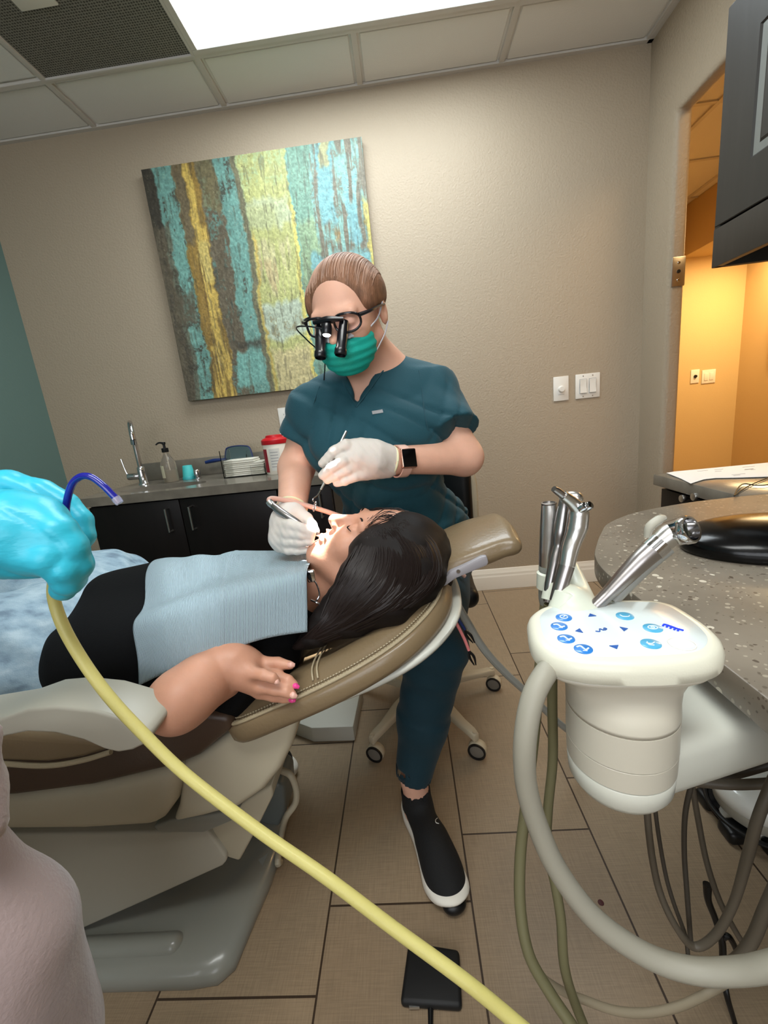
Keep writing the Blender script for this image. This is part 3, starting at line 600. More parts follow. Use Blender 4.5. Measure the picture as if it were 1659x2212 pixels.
# wipes canister
q = at(597, 1024, z=CT); q = np.array([q[0]+.008, q[1]+.03, CT]); r_ = .058
e = empty('wipes_canister', 'white wipes canister with a red lid standing on the counter by the dentist', 'canister', tuple(q))
MB().lathe([(r_-.003, 0), (r_, .004), (r_, .135), (r_-.002, .14)], q, n=40).build('tub', M_white, e, smooth=True, angle=40)
MB().lathe([(r_+.002, .137), (r_+.003, .14), (r_+.003, .156), (r_-.004, .163), (r_-.018, .168), (r_-.02, .176), (.03, .178), (.0001, .1785)], q, n=40).build('lid', M_red, e, smooth=True, angle=40)
def wrap(n_, a0, a1, z0, z1, m, off=.0006):
    th = np.radians(np.linspace(a0, a1, 14)); mb = MB(); mb.loft([[(q[0]+(r_+off)*math.cos(t), q[1]+(r_+off)*math.sin(t), q[2]+z) for t in th] for z in (z0, z1)], caps=False, closed=False); return mb.build(n_, m, e, smooth=True)
wrap('red_label', 205, 240, .012, .118, mat('label_red', (150, 18, 40), .5)); wrap('white_label', 252, 300, .018, .118, mat('label_white', (215, 212, 205), .6))
for i in range(6): wrap('print_line', 257, 292, .035+.013*i, .038+.013*i, M_print, .0010)
# ================================================================== dental chair (axis along x, head end to the right, centre line y=.79)
YC = .79
M_leather = mat('taupe_leather', (124, 106, 80), .34, bump=.25, bscale=170, spec=.5, coat=.15)
M_piping = mat('pale_stitching', (170, 156, 128), .5, bump=.5, bscale=260)
M_dleather = mat('dark_leather_side', (74, 57, 45), .4, bump=.15, bscale=160)
M_shell = mat('beige_shell_plastic', (188, 180, 158), .42, bump=.05, bscale=200)
M_cgrey = mat('warm_grey_plastic', (176, 172, 158), .38)
M_rim = mat('pale_rim_plastic', (196, 196, 186), .35)
M_baseg = mat('base_grey_plastic', (136, 136, 128), .3, coat=.2)
ch = empty('dental_chair', 'reclined taupe leather dental chair carrying the patient', 'dental chair', (-.75, YC, 0))
def slab(name, poly, y0, y1, m, parent, bevel=.008, seg=3):
    P3 = [at(a, b, y=y0) for a, b in poly]
    return MB().prism(P3, (0, y1-y0, 0)).build(name, m, parent, bevel=bevel, seg=seg)
# --- backrest in its own slanted frame
A0 = at(495, 1577, y=.555); B0 = at(972, 1287, y=.66)
Sx = np.array([B0[0]-A0[0], 0, B0[2]-A0[2]]); Sx /= np.linalg.norm(Sx); Nx = np.array([-Sx[2], 0, Sx[0]])
LB = float((B0-A0)@Sx)
def bk(s, y, n=0.): return np.array([A0[0], 0, A0[2]])+Sx*s+Nx*n+np.array([0, y, 0])
half = [(.0, .60), (-.012, .572), (.015, .553), (.09, .549), (.17, .548), (.24, .556), (.30, .575), (.345, .605), (.378, .645), (.396, .69), (.402, .74)]
half = [(s*LB/.402, y) for s, y in half]
ol2 = half+[(half[-1][0]+.002, YC)]+[(s, 2*YC-y) for s, y in half[::-1]]
OL = outline([(s, y) for s, y in ol2], 4)
cx_ = np.array([LB*.47, YC])
def ringb(k, n_, grow=0., sag=0.):
    o = []
    for p in OL:
        d = np.array(p)-cx_; L = np.linalg.norm(d); q = cx_+d*((L*k+grow)/L)
        o.append(bk(q[0], q[1], n_))
    return o
th_ = .036
mb = MB(); mb.loft([ringb(.30, -th_), ringb(.9, -th_), ringb(1, -th_+.004, -.002), ringb(1, -th_+.012, .002), ringb(1, -.004, .001), ringb(1, 0, -.003), ringb(1, .003, -.013), ringb(1, .011, -.022), ringb(1, .019, -.036), ringb(1, .021, -.055), ringb(.72, .012), ringb(.5, .000), ringb(.25, -.004), ringb(.03, -.005)])
back = mb.build('backrest', M_leather, ch, smooth=True, angle=70)
sub = MB(); o_ = ringb(1, .0035, -.006); sub.tube(o_+[o_[0]], .0030, 8, smooth=False, caps=False); sub.build('piping', M_piping, back, smooth=True)
mb = MB()          # double row of stitches along the rim
for rr_, nn_ in ((-.0095, .0048), (-.0145, .0068)):
    R0 = [np.array(p) for p in ringb(1, nn_, rr_)]
    acc = 0
    for i in range(len(R0)):
        a, b = R0[i], R0[(i+1) % len(R0)]; L = np.linalg.norm(b-a)
        while acc < L:
            c = a+(b-a)*acc/L; t = (b-a)/L; mb.tube([c-t*.0016, c+t*.0016], .0013, 5, smooth=False); acc += .0052
        acc -= L
mb.build('stitching', M_piping, back, smooth=True)
for s_ in (.160, .169):
    pts = []
    for yy, nn_ in ((.566, .012), (.58, .021), (.60, .0232), (.63, .0205), (.66, .0165), (.70, .011)): pts.append(bk(s_*LB/.402, yy, nn_))
    MB().tube(pts, .0016, 6).build('seam', M_piping, back, smooth=True)
# pale shell behind the leather
mb = MB(); mb.loft([ringb(.5, -.062), ringb(.9, -.060), ringb(1, -.056, .003), ringb(1, -.051, .008), ringb(1, -.046, .008), ringb(1, -.043, .003), ringb(1, -.042, -.012), ringb(.5, -.042)])
# shift the shell toward the head end so its lip shows there only
for i, v in enumerate(mb.v):
    s_ = (np.array(v)-bk(0, 0))@Sx; w = max(0, min(1, (s_-.05)/(LB-.05)))
    v_ = np.array(v)+Sx*(.003*w)+Nx*(.006); v_[1] += (YC-v_[1])*.22*(1-w); v_ = v_+Sx*(.05*max(0, 1-s_/.06)); mb.v[i] = tuple(v_)
mb.build('back_shell', M_rim, ch, smooth=True, angle=60)
# headrest pillow and its arm
hc_ = at(1006, 1172, y=.79); hu = np.array([math.cos(.42), 0, math.sin(.42)]); hu = np.array([.93, 0, .30]); hn = np.array([-.30, -.10, .95]); hn /= np.linalg.norm(hn)
hu -= hn*(hu@hn); hu /= np.linalg.norm(hu); hv = np.cross(hn, hu); MH = np.array([hu, hv, hn])
hr = sculpt('headrest', [rbox(hc_-hn*.008, (.085, .078, .014), .0135, MH, .01), ell(hc_+hn*.002, (.080, .074, .019), MH, .03), ell(hc_+hu*.076-hn*.012, (.013, .07, .018), MH, .02)], .004, M_leather, ch)
e1 = [hc_+hu*a+hv*b-hn*.010 for a, b in ((-.07, -.072), (.0, -.0795), (.07, -.075), (.085, -.055), (.0865, .05))]
MB().tube(e1, .002, 6).build('piping', M_dleather, hr, smooth=True)
pa = [at(a, b, y=.70) for a, b in ((952, 1262), (972, 1236), (1040, 1203), (1052, 1201), (1056, 1216), (1052, 1222), (985, 1250), (960, 1268))]
arm_ = MB().prism(pa, (0, .13, 0)).build('headrest_arm', mat('lilac_grey_plastic', (150, 146, 150), .35), ch, bevel=.004, seg=2)
q = at(990, 1234, y=.70); MB().lathe([(.0035, 0), (.0035, .0012), (.0001, .0012)], q, (0, -1, 0), 10).build('screw', M_dsteel, arm_)
# --- seat, shells, lift and base (outlines surveyed on the near side, then given their real depth)
slab('seat_cushion', [(-420, 1600), (-60, 1618), (60, 1600), (200, 1560), (430, 1540), (495, 1548), (505, 1575), (430, 1636), (385, 1656), (200, 1700), (30, 1722), (-420, 1735)], .555, 1.02, M_dleather, ch, .012)
pad = MB()
cush = [(-420, 1652), (-420, 1560), (-100, 1560), (20, 1580), (150, 1592), (230, 1600), (262, 1612), (236, 1622), (175, 1640), (100, 1650), (0, 1647), (-120, 1640)]
slab('seat_pad', cush, .535, 1.03, M_leather, ch, .012)
pp = [at(a, b, y=.533) for a, b in ((-420, 1652), (-120, 1640), (0, 1649), (100, 1654), (175, 1643), (240, 1624))]
MB().tube(pp, .0042, 8).build('seat_piping', M_piping, ch, smooth=True)
slab('seat_shell', [(-420, 1725), (30, 1721), (200, 1699), (384, 1655), (384, 1700), (374, 1745), (350, 1778), (330, 1790), (180, 1799), (20, 1800), (-420, 1800)], .560, 1.01, M_shell, ch, .02, 4)
slab('back_support', [(389, 1654), (430, 1634), (500, 1585), (560, 1570), (646, 1548), (640, 1580), (630, 1615), (606, 1665), (570, 1710), (515, 1748), (440, 1768), (368, 1784), (382, 1745), (388, 1700)], .575, 1.0, M_shell, ch, .014, 4)
slab('hinge_block', [(330, 1786), (365, 1772), (470, 1758), (520, 1745), (500, 1775), (440, 1800), (345, 1800)], .60, .98, M_baseg, ch, .004)
slab('lift_arm', [(452, 1779), (586, 1697), (590, 1720), (553, 1795), (517, 1861), (490, 1853), (462, 1806)], .625, .95, M_shell, ch, .005)
slab('lift_cover', [(-350, 1800), (40, 1802), (200, 1801), (340, 1797), (405, 1792), (440, 1792), (450, 1798), (488, 1850), (489, 1862), (480, 1872), (330, 1940), (150, 2020), (-350, 2160)], .615, .965, M_cgrey, ch, .012, 3)
# floor plate with rounded nose and its moulded rib
bp_ = [(-1.7, .545), (-1.1, .545), (-.72, .546), (-.50, .547), (-.445, .553), (-.42, .575), (-.408, .65), (-.395, .72), (-.390, .79), (-.395, .86), (-.408, .93), (-.42, 1.0), (-.445, 1.03), (-.50, 1.035), (-1.1, 1.035), (-1.7, 1.035)]
def br(k, z): return [(x-(k if x > -1.6 else 0)*(1 if x > -.5 else 0), y+(k if y < YC else -k), z) for x, y in bp_]
MB().loft([br(.002, 0), br(0, .006), br(0, .020), br(.006, .032), br(.020, .040), br(.05, .044)]).build('floor_plate', M_baseg, ch, smooth=True, angle=50)
rb = [at(a, b, z=.044) for a, b in ((60, 2063), (398, 2050))]
sculpt('plate_rib', [cap(rb[0]-[.5, 0, .012], rb[1]-[.03, -.012, .008], .022, .021, .01)], .004, M_baseg, ch)
# armrest on the near side
ar = [at(a, b, y=.425) for a, b in ((-300, 1600), (-120, 1572), (0, 1553), (60, 1532), (120, 1527), (200, 1535), (270, 1555), (318, 1577), (327, 1588), (318, 1606), (285, 1622), (255, 1627), (225, 1620), (180, 1600), (120, 1585), (60, 1582), (10, 1592), (-60, 1618), (-300, 1680))]
MB().prism(ar, (0, .062, 0)).build('armrest', M_cgrey, ch, bevel=.011, seg=4)
box('armrest_post', tuple(at(-300, 1700, y=.50)-[.05, 0, .08]), tuple(at(-260, 1610, y=.50)+[.0, .03, .0]), M_cgrey, ch, bevel=.01)
# hoses and the pump can at the foot of the base
e = empty('floor_hose', 'pale hose looping round the chair base and running along the floor plate edge', 'hose', tuple(at(610, 1760, z=0)))
hp = [at(608, 1664, y=.80), at(628, 1675, y=.79), at(640, 1705, y=.785), at(638, 1735, y=.78), at(618, 1765, y=.775)]+[at(a, b, z=.03) for a, b in ((608, 1800), (600, 1860), (560, 1960))]
hp[-1] = at(605, 1862, z=.012); MB().tube(hp, .0075, 12).build('hose', M_shell, e, smooth=True)
q = at(588, 1720, y=.86); slab_p = [(550, 1775), (562, 1700), (600, 1692), (614, 1705), (618, 1760), (600, 1790)]
P3 = [at(a, b, y=.84) for a, b in slab_p]; zmin = min(p[2] for p in P3)
o = MB().prism(P3, (0, .10, 0)).build('junction_can', mat('slate_plastic', (112, 118, 116), .4), ch, bevel=.01, seg=3)
# white utility box on the floor behind the chair
ub = [at(a, b, z=0) for a, b in ((683, 1602), (766, 1598))]
bxp = [(-.50, 1.17), (ub[0][0], ub[0][1]), (ub[1][0], ub[1][1]), (-.235, 1.40), (-.50, 1.42)]
bxp = [(-.47, 1.20), (-.385, 1.155), (-.248, 1.15), (-.240, 1.36), (-.47, 1.37)]
o = MB().prism([(x, y, 0) for x, y in bxp], (0, 0, .055)).build('utility_box', mat('box_white_plastic', (190, 188, 176), .45), None, bevel=.004)
tag(o, 'low off-white utility cover on the floor behind the dental chair and beside the stool wheels', 'box')
# cords that hang from the head end
P_ = ats
def cord(name, label, pts, r, m, cat='cord', group=None):
    e = empty(name, label, cat, tuple(pts[0])); c = MB().tube(pts, r, 10).build('tubing', m, e, smooth=True); return e
e = cord('bib_clip_cord', 'pink bib clip cord with a black alligator clip hanging from the backrest', P_([(968, 1318, .70), (985, 1345, .69), (1002, 1378, .69), (1013, 1405, .69)]), .0028, mat('pink_vinyl', (205, 120, 120), .45))
def clip(p, d, e):
    p = np.array(p); d = np.array(d)/np.linalg.norm(d)
    for sg in (-1, 1): MB().tube([p, p+d*.012+np.array([sg*.004, 0, 0]), p+d*.03+np.array([sg*.0015, 0, 0])], [.0022, .003, .0012], 6).build('clip_jaw', M_black, e, smooth=True)
clip(at(1014, 1407, y=.69), at(1026, 1436, y=.69)-at(1014, 1407, y=.69), e)
e = cord('bib_clip_cord', 'navy bib clip cord with a black clip behind the pink one', P_([(972, 1312, .715), (990, 1338, .71), (1004, 1360, .71)]), .0026, mat('navy_vinyl', (24, 44, 96), .45))
clip(at(1005, 1362, y=.71), at(1026, 1392, y=.71)-at(1005, 1362, y=.71), e)
e = cord('suction_hose', 'long pale grey hose hanging from the chair head to the floor', P_([(960, 1262, .80), (985, 1302, .80), (1010, 1345, .81), (1045, 1402, .83), (1090, 1452, .86), (1150, 1507, .90), (1200, 1555, .95), (1245, 1590, 1.0)])+[np.array([.46, 1.10, .012]), np.array([.58, 1.08, .012])], .0085, mat('pale_grey_rubber', (158, 160, 154), .5), 'hose')

# ================================================================== dentist's stool
sc_ = np.array([-.022, 1.262, 0]); M_stool = mat('stool_beige', (190, 176, 150), .45); M_wheel = mat('wheel_grey', (110, 104, 94), .5)
st = empty('operator_stool', 'beige five-wheeled stool with black seat under the dentist', 'stool', tuple(sc_))
base_pts = [at(808, 1618, z=.035), at(1027, 1612, z=.035), at(1063, 1470, z=.035), at(772, 1470, z=.035)]
ang = [math.atan2(p[1]-sc_[1], p[0]-sc_[0]) for p in base_pts]; rad = [np.hypot(*(p[:2]-sc_[:2])) for p in base_pts]
ang.append(math.radians(95)); rad.append(.26)
for a, r0 in zip(ang, rad):
    d = np.array([math.cos(a), math.sin(a), 0]); n_ = np.array([-d[1], d[0], 0])
    lg = MB(); secs = [(0.03, .105, .024, .016), (.12, .098, .020, .014), (r0-.05, .082, .015, .010), (r0-.012, .078, .014, .010), (r0+.008, .07, .010, .012)]
    lg.loft([[sc_+d*s+n_*w*x+np.array([0, 0, z+h_*y]) for x, y in ((-1, -1), (1, -1), (1, .6), (.7, 1), (-.7, 1), (-1, .6))] for s, z, w, h_ in secs]); leg = lg.build('leg', M_stool, st, bevel=.003)
    c = sc_+d*r0; ax = np.array([math.cos(a+1.1), math.sin(a+1.1), 0]); ax = np.array([-.35, -.94, 0]); off = np.array([.94, -.35, 0])*.006
    cs = MB().lathe([(.007, 0), (.007, .03)], c+[0, 0, .058], n=12).build('caster', M_stool, leg, smooth=True)
    MB().lathe([(.024, -.013), (.027, -.010), (.0275, 0), (.027, .010), (.024, .013)], c+off+[0, 0, .0285], ax, 28).build('wheel', M_stool, leg, smooth=True, angle=50)
    MB().lathe([(.0265, .0125), (.0265, .0165), (.021, .0168), (.0205, .0135)], c+off+[0, 0, .0285], ax, 28, caps=False).build('tyre', M_black, leg, smooth=True)
    MB().lathe([(.0205, .0138), (.016, .0152), (.0001, .0158)], c+off+[0, 0, .0285], ax, 24).build('hub', M_wheel, leg, smooth=True)
MB().lathe([(.038, .075), (.042, .08), (.042, .115), (.028, .125), (.028, .26), (.02, .262), (.02, .47), (.045, .475), (.045, .49)], sc_, n=28).build('column', M_stool, st, smooth=True, angle=40)
SZ = .475
sculpt('seat', [rbox(sc_+[0, .0, SZ+.02], (.19, .19, .03), .028), ell(sc_+[0, 0, SZ+.03], (.18, .18, .03), None, .03)], .006, M_black, st)
bx = np.array([.03, 1.44, .70]); Mb = np.array([[.97, -.24, 0], [.24, .97, 0], [0, 0, 1.]])
sculpt('backrest', [rbox(bx, (.185, .028, .155), .027, Mb, .01)], .006, M_black, st)
ring_ = [bx+Mb[0]*.193*math.cos(t)*(1 if abs(math.cos(t)) < .8 else 1)+Mb[1]*(.012)+np.array([0, 0, .163*math.sin(t)]) for t in np.linspace(0, 2*math.pi, 33)]
sup = lambda v, p=.55: math.copysign(abs(v)**p, v)
ring_ = [bx+Mb[0]*.190*sup(math.cos(t))+Mb[1]*.014+np.array([0, 0, .160*sup(math.sin(t))]) for t in np.linspace(0, 2*math.pi, 41)]
MB().tube(ring_, .014, 10, smooth=False, caps=False).build('back_rim', M_stool, st, smooth=True)
MB().tube([sc_+[.02, .05, SZ-.01], np.array([.03, 1.46, SZ-.01]), np.array([.035, 1.485, SZ+.06]), np.array([.033, 1.475, .68])], [.012, .014, .014, .012], 10).build('back_bracket', M_stool, st, smooth=True)
MB().tube([sc_+[.05, -.02, SZ-.015], sc_+[.15, -.03, SZ-.02], sc_+[.185, -.035, SZ-.06]], .007, 8).build('lever', M_black, st, smooth=True)

# pedal box on the floor
q = [at(a, b, z=.018) for a, b in ((882, 2032), (992, 2050), (998, 2175), (864, 2165))]
e = empty('foot_pedal', 'black rounded box with a cable lying on the floor in front of the shoe', 'pedal', tuple(np.mean(q, 0)*[1, 1, 0]))
MB().prism([p*[1, 1, 0]+[0, 0, .001] for p in q], (0, 0, .018)).build('housing', mat('matt_black_rubber', (15, 15, 16), .6), e, bevel=.007, seg=3)
cb = [at(930, 2176, z=.006), at(930, 2215, z=.005), at(928, 2300, z=.004), at(915, 2600, z=.004)]
MB().tube(cb, [.005, .0042, .003, .003], 10).build('cable', M_black, e, smooth=True)
for px in (895, 955):
    c = at(px, 2172, z=.008); MB().box((c[0]-.009, c[1]-.004, .006), (c[0]+.009, c[1]+.002, .011)).build('port', M_steel, e)
rs = at(1298, 1949, z=.001); o = MB().lathe([(.006, 0), (.0055, .001), (.0001, .0014)], rs*[1, 1, 0], n=14).build('floor_bead', mat('dark_red_spot', (70, 2, 6), .5), None, smooth=True); tag(o, 'tiny dark red drop on the floor tile right of the shoe', 'spot')
# ================================================================== people
from mathutils.bvhtree import BVHTree
M_skin = mat('skin_fair', (222, 172, 148), .5, bump=.12, bscale=260, var=.06, vscale=22, sss=.12)
M_skin2 = mat('skin_tan', (204, 150, 124), .45, bump=.12, bscale=260, var=.08, vscale=20, sss=.12)
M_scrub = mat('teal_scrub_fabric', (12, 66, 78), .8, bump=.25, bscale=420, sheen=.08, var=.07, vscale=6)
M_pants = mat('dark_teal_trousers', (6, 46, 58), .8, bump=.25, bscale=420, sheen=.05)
M_glove = mat('white_latex', (214, 206, 198), .55, bump=.5, bscale=90, stretch=(1, 1, .6), sss=.1)
M_blueglove = mat('blue_nitrile', (52, 186, 212), .38, bump=.6, bscale=55, stretch=(.5, 1, 1.6), bdetail=4)
M_mask = mat('teal_mask', (10, 168, 152), .7, bump=.3, bscale=500)
M_maskw = mat('mask_lining', (200, 200, 208), .8, bump=.2, bscale=400)
M_hairb = mat('auburn_hair', (128, 92, 70), .6, bump=.9, bscale=70, stretch=(5, .6, 1.5), var=.35, vscale=22, spec=.3)
M_hairk = mat('dark_brown_hair', (17, 10, 8), .66, spec=.3, bump=.4, bscale=50, var=.3, vscale=14)
M_frame = mat('black_frame', (14, 15, 22), .3, coat=.3)
norm = lambda v: np.array(v, float)/np.linalg.norm(v)
def grow(prims, g):
    o = []
    for p in prims:
        if p[6] == 's': continue
        if p[0] in ('cap', 'cone'): o.append((p[0], p[1], p[2], p[3]+g, p[4]+g, p[5], p[6]))
        elif p[0] == 'ell': o.append((p[0], p[1], p[2]+g, p[3], p[4], p[5], p[6]))
        else: o.append((p[0], p[1], p[2]+g, p[3], p[4]+g, p[5], p[6]))
    return o

def bvh(o): me = o.data; return BVHTree.FromPolygons([v.co.copy() for v in me.vertices], [tuple(p.vertices) for p in me.polygons])
# ------------------------------------------------------------------ the dentist
FD = norm((-.29, -.86, -.40)); MD = frame(None, FD, (-.07, -.30, .85)); cD = at(752, 676, y=.955); SD, SXD = .85, 1.13
HP, PD = head_prims(cD, MD, SD, SXD)
ED = lambda x, y, z, rx, ry, rz, k=.015, op='u': ell(PD(x, y, z), (rx*SD*SXD, ry*SD, rz*SD), MD, k, op)
SRt, SLf = at(930, 842, y=1.07), at(682, 880, y=1.01)
ERt, WRt = at(1003, 988, y=1.005), at(850, 996, y=.905)
ELf, WLf = at(640, 1012, y=1.03), at(632, 1092, y=.86)
nb = (SRt+SLf)/2+np.array([.01, .03, .068])
pel = np.array([-.02, 1.20, .60])
cc = (SRt+SLf)/2
body = HP+[cap(PD(0, -.03, -.05), nb, .052, .055, .02), cap(nb, SRt+[0, 0, .0], .05, .045, .04), cap(nb, SLf, .05, .045, .04),
    ell(cc+[0, .03, -.09], (.165, .095, .14), None, .05), cap(SRt, ERt, .046, .041, .03), cap(ERt, WRt, .042, .028, .02), cap(SLf, ELf, .046, .040, .03), cap(ELf, WLf, .043, .030, .02),
    cap(cc+[0, .03, -.1], pel, .12, .13, .05), ell(pel, (.17, .12, .11), None, .05)]
KR, AR = at(938, 1405, y=.88), np.array([-.052, .862, .085])
KL, AL = np.array([-.36, .97, .50]), np.array([-.46, 1.02, .085])
for s_, K, A in ((.085, KR, AR), (-.085, KL, AL)): body += [cap(pel+[s_, -.02, -.02], K, .085, .055, .04), cap(K, A+[0, 0, .05], .052, .033, .02), cap(A+[0, 0, .05], A+[0, 0, -.04], .033, .032, .01), cap(A+[0, 0, -.045], A+norm([.067, -.198, 0])*.13+[0, 0, -.055], .028, .02, .02)]
# hands (screen right one holds the mirror, the other the handpiece): joints surveyed one by one
Y1 = .80
hR = chain(ats([(842, 996, .900), (805, 990, .882), (775, 985, .868)]), [.028, .037, .032], .012)+[cap(at(835, 985, y=.895), at(790, 972, y=.872), .025, .021, .012), cap(at(835, 1010, y=.895), at(786, 1018, y=.868), .023, .017, .012)]
fR = [([(778, 962, .868), (748, 962, .853), (722, 975, .848), (697, 1001, .852)], [.0145, .0125, .0110, .0092]),
      ([(772, 985, .863), (742, 995, .843), (716, 1011, .838), (697, 1027, .842)], [.0145, .0120, .0108, .0092]),
      ([(780, 1004, .863), (752, 1013, .848), (728, 1026, .843), (706, 1037, .848)], [.0140, .0116, .0103, .0087]),
      ([(790, 1022, .868), (766, 1030, .853), (745, 1039, .848), (727, 1044, .852)], [.0128, .0103, .0092, .0078]),
      ([(820, 975, .905), (780, 975, .90), (745, 990, .882), (712, 1010, .87), (700, 1022, .86)], [.019, .016, .013, .0105, .009])]
Y2 = .80
hL = chain(ats([(632, 1092, .86), (622, 1128, .82), (612, 1160, .80)]), [.029, .034, .030], .012)+[cap(at(632, 1122, y=.835), at(655, 1128, y=.82), .026, .018, .012)]
fL = [([(606, 1132, .79), (628, 1134, .765), (652, 1141, .755), (674, 1150, .755)], [.0125, .0108, .0096, .0080]),
      ([(600, 1148, .79), (622, 1152, .765), (648, 1155, .755), (672, 1158, .757)], [.0128, .0110, .0098, .0082]),
      ([(600, 1164, .79), (620, 1170, .767), (645, 1171, .757), (670, 1170, .757)], [.0122, .0105, .0095, .0080]),
      ([(606, 1180, .79), (622, 1188, .77), (643, 1189, .762), (662, 1188, .762)], [.0110, .0095, .0085, .0072]),
      ([(642, 1112, .83), (660, 1122, .815), (672, 1136, .80), (680, 1148, .78)], [.018, .0145, .012, .0095])]
def handp(pal, fs): return pal+[p for pts, rs in fs for p in chain(ats(pts), rs, .0035, .009)]
HR_, HL_ = handp(hR, fR), handp(hL, fL)
body += grow(HR_, -.0022)+grow(HL_, -.0022)
den = empty('person', 'seated person in teal scrubs, green face mask and magnifying loupes leaning over the patient', 'person', (pel[0], pel[1], 0))
sculpt('body', body, .0042, M_skin, den)
# hair, pulled back tight
hairp = [ED(0, -.016, .037, .0795, .100, .089, .02), ED(0, -.07, .02, .068, .064, .064, .03), ED(.066, .008, .028, .0165, .046, .040, .02), ED(-.066, .008, .028, .0165, .046, .040, .02),
         ED(.0, .110, .014, .0655, .068, .078, .012, 's'), cap(PD(.09, .075, -.06), PD(.075, -.03, -.06), .052, .05, .02, 's'), cap(PD(-.09, .075, -.06), PD(-.075, -.03, -.06), .052, .05, .02, 's')]
hd = sculpt('hair', hairp, .0035, M_hairb, den)
bhd = bvh(hd); sm_ = MB()
for i in range(230):
    a = rng.uniform(-1.45, 1.45); r1 = rng.uniform(.0, .35); pts = []
    for t in np.linspace(r1, r1+rng.uniform(.35, .6), 6):
        th_ = 1.15-t*3.0      # angle from the brow over the crown to the back
        q = PD(.078*math.sin(a)*math.cos((th_-.3)*.35), -.015+.105*math.sin(th_)*math.cos(a*.55)-.02*abs(math.sin(a)), .03+.10*math.cos(th_)*math.cos(a*.8)+rng.normal(0, .0012))
        h = bhd.find_nearest(Vector(q)); pts.append(np.array(h[0]+h[1]*.0003))
    if all(np.linalg.norm(pts[k+1]-pts[k]) < .05 for k in range(5)): sm_.tube(pts, [.0004, .0010, .0013, .0012, .0010, .0004], 5, sub=3)
sm_.build('hair_strands', mat('auburn_strand', (164, 130, 110), .55, var=.3, vscale=30), hd, smooth=True)
bun = sculpt('hair_bun', [ED(0, -.118, .03, .036, .028, .036)], .004, M_hairb, hd)
# mask
mk = [ED(0, .052, -.062, .068, .066, .062, .01), ED(0, .085, -.058, .038, .046, .044, .02), ED(0, .062, -.096, .042, .046, .032, .02)]
cutb = [rbox(PD(0, -.03, -.06), (.12, .065, .12), .002, MD, .004, 's')]
topc = lambda z, op: rbox(PD(0, .08, z)+MD[2]*.1, (.12, .12, .1), .002, MD, .003, op)
def pleat(X, Y, Z):
    zz = (X-cD[0])*MD[2][0]+(Y-cD[1])*MD[2][1]+(Z-cD[2])*MD[2][2]; return .0011*np.sin(zz*2*math.pi/.0165)
mask = sculpt('face_mask', mk+cutb+[topc(-.034, 's')], .003, M_mask, den, fn=pleat)
sculpt('nose_band', grow(mk, -.0008)+cutb+[topc(-.016, 's'), rbox(PD(0, .08, -.034)-MD[2]*.1, (.12, .12, .1), .002, MD, .002, 's')], .003, M_maskw, mask)
for q in (1, -1): MB().tube([PD(q*.062, .05, -.028), PD(q*.075, .025, -.014), PD(q*.083, .0, .012)], .0016, 6).build('ear_loop', M_maskw, mask, smooth=True); MB().tube([PD(q*.060, .045, -.088), PD(q*.076, .01, -.06), PD(q*.084, -.01, -.035)], .0014, 6).build('ear_loop', M_maskw, mask, smooth=True)
# loupes: frame, lenses, two barrels, headlamp and its cable
mouth = at(692, 1152, y=.775)
lp = empty("loupes", None, None, PD(0, .11, 0)); adopt(lp, den)
for q in (1, -1):
    rim = [PD(q*(.034+.027*sup(math.cos(t), .8)), .113-abs(math.cos(t))*.004-(.012 if q*1 > 0 else .012)*max(0, math.cos(t))**2, .002+.020*sup(math.sin(t), .8)) for t in np.linspace(0, 2*math.pi, 29)]
    MB().tube(rim, .0024, 8, smooth=False, caps=False).build('rim', M_frame, lp, smooth=True)
    MB().loft([rim[:-1], [p*.999+PD(q*.034, .112, .002)*.001 for p in rim[:-1]]]).build('lens', mat('lens_glass', (250, 250, 255), .02, trans=1., ior=1.05), lp, smooth=True)
    MB().tube([PD(q*.060, .100, .012), PD(q*.078, .075, .012), PD(q*.083, .03, .010), PD(q*.083, -.01, .004)], [.004, .003, .0022, .002], 8).build('temple_arm', M_frame, lp, smooth=True)
    b0 = PD(q*.026, .112, -.006); d = norm(mouth-b0)
    MB().lathe([(.0085, -.012), (.0095, -.008), (.0095, .006), (.0105, .010), (.0105, .040), (.0122, .043), (.0122, .052), (.0105, .055), (.0100, .050), (.0001, .050)], b0, d, 24).build('barrel', M_frame, lp, smooth=True, angle=40)
MB().tube([PD(-.012, .116, .010), PD(0, .121, .013), PD(.012, .116, .010)], .0042, 8).build('bridge', M_frame, lp, smooth=True)
MB().tube([PD(-.032, .116, .012), PD(0, .124, .018), PD(.034, .116, .014)], [.004, .0065, .004], 8).build('brow_bar', M_frame, lp, smooth=True)
lamp = PD(.0, .138, .0); dl = norm(mouth-lamp)
hl = MB().lathe([(.0085, -.010), (.0095, -.006), (.0095, .008), (.008, .010), (.0001, .0095)], lamp, dl, 22).build('headlamp', M_frame, lp, smooth=True, angle=40)
MB().lathe([(.0076, .0101), (.006, .012), (.0001, .0128)], lamp, dl, 18).build('lamp_lens', mat('lit_lens', (255, 255, 255), .3, emit=(255, 250, 240), estr=12.), hl, smooth=True)
q_ = -1 if (PD(-.083, 0, 0)[0] < PD(.083, 0, 0)[0]) else 1
MB().tube([lamp, PD(q_*.045, .13, .012), PD(q_*.085, .10, .005), PD(q_*.088, .06, -.035), PD(q_*.075, .03, -.09), at(700, 822, y=.985)], .0016, 6).build('lamp_cable', M_frame, lp, smooth=True)
